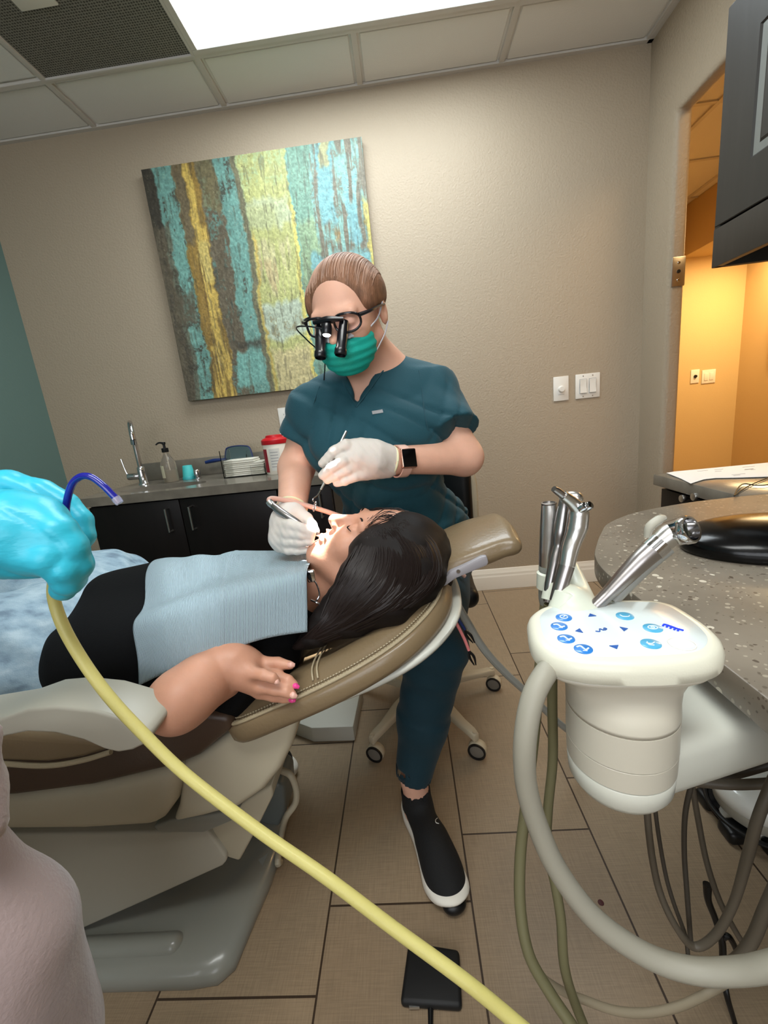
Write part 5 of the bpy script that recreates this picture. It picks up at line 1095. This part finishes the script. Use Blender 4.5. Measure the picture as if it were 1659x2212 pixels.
cl_ = [cap(sA, (-.98, -.12, 1.18), .07, .07, .05), ell((-.84, -.08, 1.0), (.185, .135, .24), None, .06), ell((-.84, -.08, .64), (.19, .16, .18), None, .06), cone(sA, sA*.3+eA*.7, .064, .066, .03), cap((-.98, -.1, 1.18), (-1.02, .05, .97), .062, .058, .03),
       cap((-.78, -.1, .60), kn, .105, .078, .04), cap(kn, kn*[1, 1, 0]+[-.02, .05, .16], .078, .055, .03), cap((-.92, -.1, .6), (-.98, .32, .55), .105, .078, .04), cap((-.98, .32, .55), (-.98, .34, .14), .075, .055, .03), cap(at(-115, 1870, y=.26), at(-12, 2065, y=.255), .042, .050, .04), cap(at(-12, 2065, y=.255), at(25, 2290, y=.25), .050, .060, .04), cap(at(25, 2290, y=.25), at(-60, 2500, y=.24), .060, .05, .04),
       cap((-.70, .0, .78), at(-52, 1690, y=.27), .03, .018, .03), cap(at(-48, 1600, y=.27), at(-44, 1790, y=.25), .016, .016, .02)]
sculpt('scrub_suit', cl_, .006, M_mauve, ass, fn=lambda X, Y, Z: np.sin(X*45+Z*60+Y*30)*.0018)
for c in (kn*[1, 1, 0]+[-.02, .10, 0], np.array([-.98, .40, 0])): sculpt('shoe', [ell(c+[0, 0, .035], (.045, .12, .038)), rbox(c+[0, 0, -.05], (.2, .3, .05), .001, None, .002, 's')], .005, M_black, ass)
e = empty('assistant_stool', 'low stool carrying the assistant beyond the left edge of the photo', 'stool', (-.84, -.12, 0))
sculpt('seat', [rbox((-.84, -.14, .46), (.19, .19, .035), .03)], .006, M_black, e); MB().lathe([(.22, 0), (.22, .03), (.03, .06), (.025, .44)], (-.84, -.14, 0), n=24).build('pedestal', M_steel, e, smooth=True, angle=40)
# saliva ejector and the yellow suction hose
M_ej = mat('navy_clear_vinyl', (26, 30, 150), .15, coat=.4, trans=.15)
e = empty('saliva_ejector', 'bent dark blue saliva ejector with a clear tip held in the blue glove', 'saliva ejector', at(148, 1110, y=.425))
ej = ats([(160, 1210, .415), (152, 1160, .42), (143, 1110, .422), (146, 1076, .424), (157, 1044, .425), (176, 1029, .425), (198, 1031, .425), (222, 1048, .425), (242, 1068, .425), (250, 1076, .425)])
MB().tube(ej, .0036, 14).build('tube', M_ej, e, smooth=True)
ejt = ats([(249, 1075, .425), (254, 1081, .425), (259, 1087, .425)]); MB().tube(ejt, [.0044, .0046, .0040], 14, smooth=False).build('tip', mat('frosted_tip', (205, 200, 225), .25, trans=.6), e, smooth=True)
M_yel = mat('yellow_vinyl', (192, 182, 108), .5, bump=.2, bscale=220, coat=.1)
e = empty('suction_tube', 'pale yellow suction hose running diagonally from the blue glove to the bottom of the photo', 'hose', at(112, 1290, y=.415))
yt = ats([(128, 1215, .42), (116, 1262, .42), (118, 1300, .42), (140, 1360, .415), (182, 1432, .41), (235, 1504, .40), (300, 1575, .39), (400, 1672, .375), (560, 1795, .35), (700, 1892, .325), (850, 2005, .30), (1000, 2115, .275), (1110, 2205, .26), (1230, 2310, .24)])
MB().tube(yt, [.0062]*3+[.0064]*4+[.0061]*3+[.0060]*4, 18).build('hose', M_yel, e, smooth=True)
# ================================================================== right side: peninsula, desk, wall cabinet
KZ = .71; kt = .038
pen = [(.328, -.5), (.328, .55), (.328, .70), (.345, .785), (.385, .865), (.420, .925), (.461, .985), (.53, 1.04), (.606, 1.077), (.743, 1.112), (.868, 1.123), (XR-.002, 1.123), (XR-.002, -.5)]
def sm_poly(p):
    o = []; 
    for i in range(len(p)):
        if 1 < i < 10:
            a, b, c, d = [np.array(p[j % len(p)], float) for j in (i-1, i, i+1, i+2)]
            for k in range(4): t = k/4; o.append(tuple(.5*((2*b)+(-a+c)*t+(2*a-5*b+4*c-d)*t*t+(-a+3*b-3*c+d)*t**3)) if i < 9 else tuple(b)); 
        else: o.append(p[i])
    u = []
    for q in o:
        if not u or np.hypot(q[0]-u[-1][0], q[1]-u[-1][1]) > 1e-4: u.append(q)
    return u
sp2 = sm_poly(pen)
o = MB().prism([(x, y, KZ-kt) for x, y in sp2], (0, 0, kt)).build('peninsula_top', M_stone, None, bevel=.003, seg=2); tag(o, 'rounded speckled stone worktop in the right foreground under the black mouse', 'worktop')
box_ = box('desk_worktop', (.868, 1.1235, KZ-kt), (XR-.002, 1.52, KZ), M_stone2, None, bevel=.003); tag(box_, 'narrow stone desk top by the doorway carrying the printed paper', 'worktop')
bc_ = empty('base_cabinet', 'black base cabinet with two round steel knobs under the desk top by the doorway', 'cabinet', (1.04, 1.2, 0))
box('body', (.905, -.5, .0), (XR-.002, 1.505, KZ-kt-.0005), M_espresso, bc_, bevel=.002)
kn_ = [at(1487, 1076, x=.885), at(1513, 1072, x=.885)]
for i, (ya, yb) in enumerate(((1.16, 1.325), (1.33, 1.50))):
    d_ = box('door', (.887, ya, .05), (.905, yb, KZ-kt-.012), M_espresso, bc_, bevel=.0015)
for k_ in kn_:
    MB().lathe([(.004, 0), (.0045, .008), (.0115, .014), (.013, .020), (.0115, .025), (.0001, .027)], (.887, k_[1], k_[2]), (-1, 0, 0), 22).build('knob', M_steel, bc_, smooth=True, angle=50)
# wall cabinet
wcb = empty('wall_cabinet', 'charcoal wall cabinet with routed doors hanging in the top right corner of the photo', 'cabinet', (1.03, .8, 1.31))
cy1, cy0, cz0, cz1, cx0 = 1.31, -.45, 1.309, 1.885, .88
box('carcass', (cx0+.02, cy0, cz0+.05), (XR-.002, cy1-.018, cz1), M_upper, wcb)
box('end_panel', (cx0+.002, cy1-.018, cz0), (XR-.002, cy1, cz1), M_upper, wcb, bevel=.0012)
box('light_rail', (cx0, cy0, cz0), (cx0+.02, cy1-.0005, cz0+.094), M_upper, wcb, bevel=.0015)
M_groove = mat('grey_bevel', (120, 122, 118), .4)  # bevel in a lighter grey than the door
for i, (ya, yb) in enumerate(((.86, 1.3085), (.405, .855), (-.05, .40))):
    dr = MB(); x0, x1 = cx0, cx0+.02
    R = lambda k, x, rr=.0: [(x, ya+k, cz0+.099+k), (x, yb-k, cz0+.099+k), (x, yb-k, cz1-.002-k), (x, ya+k, cz1-.002-k)]
    dr.loft([R(0, x1), R(0, x0+.002), R(.002, x0), R(.106, x0), R(.110, x0+.004)], caps=False); dr.loft([R(.128, x0+.0035), R(.134, x0+.001)], caps=True)
    dd = dr.build('door', M_upper, wcb)
    MB().loft([R(.110, x0+.004), R(.128, x0+.0035)], caps=False).build('routed_bevel', M_groove, dd)
# paper, cord and mouse
Zp = KZ+.0015
pp_ = [(1414, 1010), (1450, 1010), (1500, 1005), (1560, 1000), (1640, 994), (1740, 990), (1740, 1024), (1659, 1030), (1600, 1032), (1545, 1033), (1520, 1036), (1492, 1045), (1470, 1034), (1440, 1022)]
P3 = [at(a, b, z=Zp+.001) for a, b in pp_]; P3 = [np.array([max(p[0], .80), min(p[1], 1.515), p[2]]) for p in P3]
e = empty('printed_paper', 'printed white sheets lying over the edge of the narrow desk', 'paper', tuple(np.mean(P3, 0)))
MB().prism(P3, (0, 0, .0012)).build('sheet', M_paper, e)
for i in range(16):
    a, b = 1500+rng.random()*150, 1004+rng.random()*24
    p = at(a, b, z=Zp+.0026); L_ = .012+.03*rng.random()
    if p[0] < XR-.05 and 1.15 < p[1] < 1.49: MB().box((p[0], p[1], Zp+.0023), (min(p[0]+L_, XR-.01), p[1]+.003, Zp+.0027)).build('print_line', M_print, e)
e = empty('desk_cable', 'thin black cable curling over the junction of desk and rounded worktop', 'cable', at(1600, 1060, z=KZ+.003))
MB().tube([at(a, b, z=KZ+.004) for a, b in ((1720, 1005), (1659, 1032), (1625, 1046), (1600, 1060), (1588, 1070))], .0016, 8).build('wire', M_black, e, smooth=True)
MB().tube([at(a, b, z=KZ+.006) for a, b in ((1720, 1036), (1659, 1047), (1630, 1048), (1608, 1045), (1596, 1052), (1586, 1071))], .0016, 8).build('wire', M_black, e, smooth=True)
mc_ = np.array([.655, .755, KZ+.012]); a_ = math.radians(-8); Mm = np.array([[math.cos(a_), math.sin(a_), 0], [-math.sin(a_), math.cos(a_), 0], [0, 0, 1.]])
e = empty('computer_mouse', 'large glossy black rounded device on the speckled worktop at the right edge', 'device', tuple(mc_))
sculpt('shell', [ell(mc_+[0, 0, .004], (.155, .092, .040), Mm, .01), ell(mc_+[-.02, -.01, .0], (.13, .085, .032), Mm, .03), rbox(mc_+[0, 0, -.112], (.3, .3, .10), .001, None, .003, 's')], .004, M_gloss, e)
sculpt('side_panel', [ell(mc_+[-.015, -.030, .006], (.115, .060, .034), Mm, .01), rbox(mc_+[0, 0, -.108], (.3, .3, .10), .001, None, .003, 's'), ], .004, mat('satin_black', (16, 17, 19), .35), e)

# ================================================================== delivery unit: touch pad head, column, arm
M_pad = mat('cream_plastic', (224, 222, 204), .35, bump=.08, bscale=500, coat=.2)
M_padw = mat('white_pad_film', (226, 236, 236), .22, coat=.5)
M_col = mat('beige_column_plastic', (206, 200, 184), .4, coat=.1)
M_armp = mat('pale_arm_plastic', (208, 208, 196), .35, coat=.15)
du = empty('delivery_unit', 'cream dental control head with blue touch buttons on a column and arm', 'dental delivery unit', (.215, .41, .60))
ZT = .768
ou = [(1139, 1352), (1146, 1336), (1165, 1323), (1198, 1314), (1236, 1309), (1290, 1306), (1340, 1305), (1409, 1307), (1440, 1312), (1470, 1323), (1525, 1358), (1553, 1383), (1565, 1402), (1562, 1422), (1540, 1438), (1496, 1447), (1440, 1452), (1380, 1454), (1320, 1453), (1265, 1449), (1207, 1437), (1170, 1418), (1147, 1391)]
O3 = [at(a, b, z=ZT-.009) for a, b in ou]; O3 = outline(O3, 3); ct_ = np.mean(O3, 0)
def rp(k, z, add=0.):
    o = []
    for p in O3:
        d = p-ct_; L = np.linalg.norm(d[:2]); q = ct_+d*((L*k+add)/L); o.append((q[0], q[1], z))
    return o
pc = np.array(at(1338, 1600, y=.412)); colx, coly = pc[0], .412
def rc(r, z, k=1.): return [(colx+r*math.cos(math.atan2(p[1]-ct_[1], p[0]-ct_[0]))*k, coly+r*math.sin(math.atan2(p[1]-ct_[1], p[0]-ct_[0]))*k, z) for p in O3]
MB().loft([rp(1, ZT-.024, -.002), rp(1, ZT-.023, .0), rp(1, ZT-.012, .0005), rp(1, ZT-.005, -.002), rp(1, ZT-.0012, -.006), rp(1, ZT-.0002, -.011), rp(1, ZT, -.015), rp(.5, ZT+.0002), rp(.05, ZT+.0002)]).build('control_head', M_pad, du, smooth=True, angle=60)
film = MB().loft([rp(1, ZT-.0005, -.0135), rp(1, ZT+.0006, -.0142), rp(.5, ZT+.0008), rp(.04, ZT+.0008)]).build('touch_pad', M_padw, du, smooth=True, angle=60)
mix = lambda A, B, t: [tuple(np.array(a)*(1-t)+np.array(b)*t) for a, b in zip(A, B)]
lowz = ZT-.025
MB().loft([rp(1, lowz, -.003), rp(1, lowz-.006, -.007), mix(rp(1, lowz-.016, -.02), rc(.056, lowz-.016), .30), mix(rp(1, lowz-.030, -.03), rc(.056, lowz-.03), .62), mix(rp(1, lowz-.044, -.04), rc(.056, lowz-.044), .88), rc(.0555, lowz-.056), rc(.0555, lowz-.060)], caps=True).build('bowl', M_col, du, smooth=True, angle=179)
z_ = [lowz-.0605, lowz-.100, lowz-.1012, lowz-.126, lowz-.1275, ]
col_ = MB().lathe([(.052, z_[0]), (.0555, z_[0]-.001), (.0557, z_[1]), (.0550, z_[1]-.0006)], (colx, coly, 0), n=48).build('column', M_col, du, smooth=True, angle=35)
MB().lathe([(.0548, z_[2]), (.0555, z_[2]-.0005), (.0550, z_[3]), (.0544, z_[3]-.0005)], (colx, coly, 0), n=48).build('column_ring', M_col, du, smooth=True, angle=35)
MB().lathe([(.0542, z_[4]), (.0549, z_[4]-.0008), (.0535, z_[4]-.022), (.049, z_[4]-.030), (.040, z_[4]-.034), (.0001, z_[4]-.035)], (colx, coly, 0), n=48).build('column_foot', M_armp, du, smooth=True, angle=50)
# arm swinging away under the worktop
a0 = np.array([colx+.028, coly+.012, .613]); a1 = np.array([.80, .60, .600]); ad = norm(a1-a0); an = norm(np.cross([0, 0, 1.], ad))
secs = []
for t, w, hgt in ((0, .046, .036), (.25, .050, .036), (.6, .058, .034), (1., .066, .030)):
    c = a0+(a1-a0)*t; sec = []
    for th in np.linspace(0, 2*math.pi, 28, endpoint=False): sec.append(c+an*w*sup(math.cos(th), .45)+np.array([0, 0, hgt*sup(math.sin(th), .5)]))
    secs.append(sec)
MB().loft(secs).build('arm', M_armp, du, smooth=True, angle=60)
# bracket from the arm to the cabinet
box('arm_mount', (.78, .52, .565), (.904, .68, .640), M_armp, du, bevel=.01)
# buttons
M_b1 = mat('blue_button', (30, 122, 205), .35, coat=.5); M_b2 = mat('light_blue_button', (76, 170, 212), .35, coat=.5); M_ic = mat('icon_blue', (36, 90, 170), .4); M_iw = mat('icon_white', (225, 240, 250), .3)
ZB = ZT+.0009
def disc(px, py, r, m, nm='button'):
    c = at(px, py, z=ZB); return c, MB().lathe([(r, -.0002), (r, .0004), (r*.9, .0008), (.0001, .0009)], c, n=26).build(nm, m, film, smooth=True)
def stroke(c, pts, r, m, par): MB().tube([c+np.array([x, y, .0010]) for x, y in pts], r, 6, sub=4).build('icon', m, par, smooth=True)
for i, (px, py) in enumerate(((1218, 1334), (1208, 1353), (1223, 1380), (1260, 1402))):
    c, b_ = disc(px, py, .0088, M_b1)
    if i == 0: stroke(c, [(.004*math.cos(t), .004*math.sin(t)) for t in np.linspace(0, 6.0, 12)], .0006, M_iw, b_); stroke(c, [(-.001, 0), (0, 0), (.003, .003)], .0005, M_iw, b_)
    else: stroke(c, [(-.0055, .003), (-.001, .002+.0006*i), (.001, -.003), (.005, -.0035+.001*i)], .0009, M_iw, b_); stroke(c, [(-.002, -.004), (.0, -.0045), (.002, -.005)], .0005, M_iw, b_)
for i, (px, py) in enumerate(((1350, 1331), (1410, 1357), (1406, 1391))):
    c, b_ = disc(px, py, .0092, M_b2)
    if i == 1: stroke(c, [(.0045*math.cos(t), .0035*math.sin(t)) for t in np.linspace(0, 6.1, 12)], .0006, M_iw, b_); stroke(c, [(.0018*math.cos(t), .0014*math.sin(t)) for t in np.linspace(0, 6.1, 8)], .0005, M_iw, b_)
    elif i == 0: stroke(c, [(-.0045, .002), (-.003, -.002), (.002, -.003), (.0045, -.001)], .0006, M_iw, b_)
    else: stroke(c, [(-.004, .001), (.0, -.001), (.004, .001)], .0006, M_iw, b_); stroke(c, [(-.002, .003), (-.003, -.002), (.001, -.004)], .0006, M_iw, b_)
def icon(px, py, shape):
    c = at(px, py, z=ZB); e_ = MB()
    if shape in 'udlr':
        d = {'u': (0, 1), 'd': (0, -1), 'l': (-1, 0), 'r': (1, 0)}[shape]; n_ = (-d[1], d[0]); k = .0045
        tri = [c+np.array([d[0]*k, d[1]*k, 0]), c+np.array([-d[0]*k*.4+n_[0]*k, -d[1]*k*.4+n_[1]*k, 0]), c+np.array([-d[0]*k*.4-n_[0]*k, -d[1]*k*.4-n_[1]*k, 0])]
        e_.prism(tri, (0, 0, .0007)); 0 and e_.tube([c+np.array([-d[0]*k*1.3+n_[0]*k*.9, -d[1]*k*1.3+n_[1]*k*.9, .0004]), c+np.array([-d[0]*k*1.3-n_[0]*k*.9, -d[1]*k*1.3-n_[1]*k*.9, .0004])], .0005, 6)
    else: e_.tube([c+np.array([x, y, .0004]) for x, y in ((-.007, -.002), (-.003, -.003), (-.001, .002), (.002, -.001), (.004, .003), (.006, .001), (.003, -.001))], .0006, 6, sub=4)
    e_.build('arrow_icon', M_ic, film)
for a in ((1278, 1330, 'u'), (1252, 1363, 'l'), (1299, 1361, 's'), (1347, 1359, 'r'), (1328, 1397, 'd')): icon(*a)
c = at(1473, 1391, z=ZB); rg_ = [c+np.array([.0115*math.cos(t), .0115*math.sin(t), .0002]) for t in np.linspace(0, 2*math.pi, 33)]
MB().tube(rg_, .0006, 6, smooth=False, caps=False).build('target_ring', M_plate, film, smooth=True)
c = at(1453, 1357, z=ZB); mbx = MB()
for k, (x, y) in enumerate(((-.004, .006), (-.002, .003), (0, 0), (.002, -.003), (.004, -.0055))): mbx.tube([c+np.array([x-.003, y-.001, .0004]), c+np.array([x, y+.0018, .0004]), c+np.array([x+.003, y-.001, .0004])], .0010, 6, sub=3)
mbx.build('blue_lettering', mat('wordmark_blue', (30, 70, 235), .35), film, smooth=True)
# holder bar and cradles behind the head
M_hold = mat('holder_cream', (214, 218, 202), .35, coat=.2)
sculpt('holder_bar', [cap(at(1262, 1322, y=.485), at(1236, 1228, y=.56), .019, .010, .01), cap(at(1232, 1300, y=.492), at(1232, 1322, y=.487), .022, .020, .01), cap(at(1300, 1330, y=.475), at(1225, 1332, y=.472), .014, .014, .01)], .0022, M_hold, du)
def cradle(px, py, y, d, r=.0125):
    c = at(px, py, y=y); d = norm(d); MB().lathe([(r, -.010), (r+.003, -.012), (r+.003, .010), (r, .012), (r-.001, .0), (r, -.010)], c, d, 26, caps=False).build('cradle', M_hold, du, smooth=True, angle=50)
# ------------------------------------------------------------------ instruments in their holders
def inst(name, label, cat='handpiece'): return empty(name, label, cat, (0, 0, 0))
def thingtube(e, nm, pts, r, m, n=18, **k):
    return MB().tube(ats(pts), r, n, **k).build(nm, m, e, smooth=True, angle=50)
def place(e, p):
    e.location = tuple(p)
    for c in e.children: c.matrix_parent_inverse = Matrix.Translation(Vector(p)).inverted()
e = inst('handpiece_motor', 'leftmost open-topped steel handpiece motor in the holder behind the control head', 'handpiece')
thingtube(e, 'body', [(1186, 1088, .56), (1187, 1110, .56), (1186, 1150, .56), (1184, 1190, .56), (1182, 1222, .56)], [.0098, .0112, .0124, .0124, .0110], M_steel)
thingtube(e, 'lower_sleeve', [(1182, 1222, .56), (1181, 1250, .56), (1180, 1290, .56), (1179, 1305, .56)], [.0112, .0112, .0105, .0085], mat('grey_sleeve', (140, 142, 134), .5))
c0, c1 = at(1186, 1089, y=.56), at(1187, 1110, y=.56); MB().lathe([(.0098, .0), (.0100, .002), (.0080, .0025), (.0076, -.006), (.0001, -.006)], c0, c0-c1, 26).build('mouth', M_dsteel, e, smooth=True, angle=40); place(e, c0)
cradle(1184, 1252, .555, at(1182, 1222, y=.56)-at(1180, 1290, y=.56), .0122)
e = inst('slim_handpiece', 'slim dark steel handpiece standing between the motor and the syringe', 'handpiece')
thingtube(e, 'body', [(1222, 1075, .545), (1217, 1105, .545), (1210, 1150, .54), (1206, 1180, .538), (1198, 1215, .53), (1188, 1265, .52), (1184, 1300, .515)], [.0070, .0085, .0088, .0072, .0076, .0070, .006], M_dsteel)
c0, c1 = at(1222, 1078, y=.545), at(1238, 1072, y=.535); thingtube(e, 'head', [(1218, 1084, .545), (1230, 1074, .54), (1244, 1076, .535), (1248, 1082, .535)], [.0065, .0075, .0085, .0070], M_steel)
place(e, c0); cradle(1196, 1278, .52, at(1198, 1215, y=.53)-at(1188, 1265, y=.52), .0105)
e = inst('air_water_syringe', 'fat polished air water syringe with a stubby nozzle in the front holder', 'syringe')
thingtube(e, 'body', [(1252, 1092, .52), (1250, 1108, .52), (1246, 1140, .518), (1238, 1165, .515), (1230, 1190, .51), (1224, 1222, .505)], [.0100, .0125, .0128, .0112, .0108, .0098], M_steel, 22)
thingtube(e, 'lower_body', [(1224, 1222, .505), (1212, 1262, .498), (1200, 1300, .49)], [.0098, .0092, .0076], M_dsteel)
thingtube(e, 'nozzle', [(1246, 1096, .518), (1232, 1082, .515), (1216, 1070, .512)], [.0088, .0072, .0062], M_steel); thingtube(e, 'nozzle_tip', [(1217, 1071, .512), (1204, 1061, .51), (1196, 1056, .508)], [.0046, .0046, .0036], M_dsteel)
for a, b in ((1259, 1096), (1270, 1094)):
    c = at(a, b, y=.508); MB().lathe([(.0052, -.004), (.0056, .002), (.0046, .0045), (.0001, .005)], c, (.45, -.6, .6), 18).build('push_button', M_chrome, e, smooth=True, angle=50)
place(e, at(1250, 1108, y=.52)); cradle(1218, 1300, .488, at(1224, 1222, y=.505)-at(1200, 1300, y=.49), .0125)
e = inst('suction_valve', 'large slanting steel suction valve with a round open mouth above the stone worktop', 'suction valve')
thingtube(e, 'body', [(1285, 1310, .475), (1310, 1286, .478), (1350, 1245, .483), (1385, 1210, .487), (1412, 1186, .49)], [.0075, .0080, .0105, .0122, .0130], M_dsteel, 24)
thingtube(e, 'rear_tube', [(1325, 1300, .485), (1365, 1255, .492), (1405, 1215, .498), (1440, 1182, .50)], [.006, .0075, .0085, .0100], mat('satin_grey', (150, 150, 144), .35), 18)
thingtube(e, 'collar', [(1408, 1190, .49), (1428, 1172, .491)], [.0138, .0138], M_chrome, 26)
thingtube(e, 'neck', [(1426, 1173, .491), (1446, 1157, .492), (1466, 1146, .492)], [.0125, .0140, .0135], M_steel, 24)
thingtube(e, 'lever', [(1397, 1160, .486), (1404, 1138, .485), (1424, 1122, .486), (1436, 1118, .488)], [.0035, .0052, .0052, .0030], M_cgrey, 12)
c = at(1479, 1146, y=.484); fd = norm(np.array([.42, -.80, .42])); 
MB().lathe([(.0130, -.022), (.0152, -.018), (.0158, -.002), (.0166, .0), (.0166, .006), (.0152, .0085), (.0132, .0080), (.0126, .002), (.0120, -.010), (.0001, -.010)], c, fd, 36).build('mouth', M_chrome, e, smooth=True, angle=45)
MB().lathe([(.0085, -.0095), (.0085, -.006), (.0062, -.006), (.0058, -.0093)], c+fd*.0+np.array([-.002, 0, -.002]), fd, 24, caps=False).build('inner_ring', mat('olive_rubber', (92, 92, 72), .6), e, smooth=True, angle=40)
thingtube(e, 'pivot', [(1452, 1166, .486), (1462, 1158, .480), (1470, 1172, .480)], [.0042, .0055, .0035], M_steel, 12); place(e, c)
# hoses of the unit
M_h1 = mat('thick_grey_hose', (158, 154, 140), .5); M_h2 = mat('olive_hose', (112, 108, 78), .5); M_h3 = mat('dark_hose', (70, 64, 56), .5); M_h4 = mat('brown_grey_hose', (92, 84, 72), .45); M_h5 = mat('pale_tube', (150, 138, 116), .4)
def hose(name, label, pts, r, m, group=None, extra=()):
    e = empty(name, label, 'hose', at(*pts[0][:2], y=pts[0][2]), group); MB().tube(ats(pts)+[np.array(p) for p in extra], r, 14).build('tubing', m, e, smooth=True); return e
hose('umbilical_hose', 'thick grey hose sweeping down from the control head and out at the lower right', [(1205, 1432, .40), (1180, 1452, .385), (1150, 1510, .37), (1134, 1600, .36), (1136, 1690, .36), (1160, 1780, .36), (1205, 1880, .355), (1285, 1985, .345), (1390, 2060, .335), (1490, 2095, .325), (1590, 2098, .315), (1680, 2082, .305), (1800, 2040, .30)], [.008, .0110]+[.0112]*11, M_h1)
hose('instrument_hose', 'olive hose nearest the chair hanging from the leftmost handpiece', [(1179, 1300, .56), (1172, 1380, .555), (1163, 1480, .54), (1152, 1600, .52), (1136, 1740, .50), (1124, 1850, .48), (1124, 1960, .455), (1142, 2060, .43), (1185, 2140, .41), (1235, 2215, .39), (1290, 2300, .37)], .0078, M_h2)
hose('instrument_hose', 'olive grey hose hanging straight down beside the thick grey one', [(1186, 1305, .515), (1192, 1400, .52), (1193, 1520, .52), (1194, 1640, .515), (1184, 1745, .505), (1182, 1830, .49), (1200, 1915, .47), (1212, 1990, .455), (1218, 2080, .44), (1236, 2150, .43), (1275, 2250, .41)], .0068, M_h2)
hose('pale_hose_loop', 'thin pale hose looping low across the floor between the olive hoses', [(1136, 2060, .47), (1165, 2105, .46), (1210, 2138, .455), (1262, 2160, .45), (1330, 2183, .445), (1395, 2188, .445), (1460, 2176, .45), (1520, 2150, .46), (1580, 2115, .47), (1659, 2060, .49)], .0056, M_h5)
hose('looped_cord', 'dark cord looping from behind the column down and up to the right edge', [(1395, 1700, .50), (1400, 1780, .50), (1410, 1860, .495), (1428, 1935, .485), (1462, 2005, .47), (1500, 2045, .465), (1545, 2020, .46), (1585, 1950, .455), (1615, 1850, .45), (1640, 1760, .45), (1690, 1640, .46)], [.0048]*5+[.0056]*3+[.0066]*3, M_h4)
hose('thin_cord', 'thin brown cord just right of the column bottom', [(1410, 1705, .52), (1422, 1800, .52), (1438, 1890, .51), (1455, 1950, .50), (1480, 2020, .49), (1487, 2070, .48)], .0030, M_h3)
hose('thin_cord', 'straight dark cord hanging below the arm', [(1494, 1690, .52), (1480, 1760, .52), (1478, 1840, .52), (1484, 1930, .51), (1492, 2035, .50)], .0036, M_h3)
hose('thin_cord', 'dark cord slanting from the arm towards the lower right', [(1494, 1690, .53), (1508, 1770, .53), (1526, 1860, .52), (1552, 1940, .51), (1585, 2005, .50), (1625, 2070, .49)], .0042, M_h4)
hose('arm_hose', 'grey hose running level under the arm', [(1420, 1672, .55), (1465, 1682, .53), (1520, 1690, .52), (1590, 1695, .51), (1700, 1690, .50)], .0070, M_h4)
hose('arm_hose', 'darker hose rising to the right beneath the arm', [(1450, 1688, .56), (1520, 1685, .55), (1590, 1672, .54), (1700, 1640, .53)], .0066, M_h3)
hose('thick_dark_hose', 'thick dark hose in the lower right corner', [(1700, 1860, .44), (1655, 1960, .44), (1625, 2030, .44), (1590, 2075, .44), (1540, 2100, .45)], .0078, M_h4)
e = empty('black_cord', 'knotted black power cord dropping in front of the white pedestal', 'cord', at(1526, 1912, y=.55))
MB().tube(ats([(1528, 1910, .55), (1530, 1945, .545), (1545, 1985, .54), (1560, 2035, .53), (1562, 2095, .52), (1570, 2150, .50), (1588, 2212, .49), (1610, 2300, .47)]), [.0065, .0052, .0048, .0052, .0050, .0044, .0036, .003], 10).build('cord', M_black, e, smooth=True)
MB().tube(ats([(1556, 2030, .532), (1572, 2022, .53), (1585, 2040, .53), (1592, 2062, .53)]), [.004, .0048, .0045, .003], 10).build('knot', M_black, e, smooth=True)
# white pedestal with black rubber ring
wp = np.array([.745, .83, 0]); e = empty('white_pedestal', 'white round-topped floor pedestal with a black rubber ring at the right edge', 'pedestal', tuple(wp))
M_pw = mat('glossy_white_plastic', (228, 228, 220), .25, coat=.4)
MB().lathe([(.088, .070), (.098, .078), (.100, .098), (.094, .112), (.075, .120), (.04, .123), (.0001, .124)], wp, n=48).build('cap', M_pw, e, smooth=True, angle=50)
MB().lathe([(.078, .035), (.088, .045), (.090, .069), (.085, .071)], wp, n=48).build('skirt', M_cgrey, e, smooth=True, angle=50)
MB().tube([wp+[.1*math.cos(t), .1*math.sin(t), .034] for t in np.linspace(2.2, 4.6, 16)], .0055, 10).build('rubber_ring', M_black, e, smooth=True)
for t in (3.6, 4.5, 2.6): c = wp+np.array([.085*math.cos(t), .085*math.sin(t), 0]); sculpt('foot', [rbox(c+[0, 0, .017], (.030, .024, .0165), .01), rbox(c+[0, 0, -.05], (.1, .1, .0505), .0005, None, .001, 's')], .004, M_black, e)
MB().lathe([(.070, .003), (.078, .012), (.072, .034), (.05, .040)], wp, n=40).build('base', M_pw, e, smooth=True, angle=50)
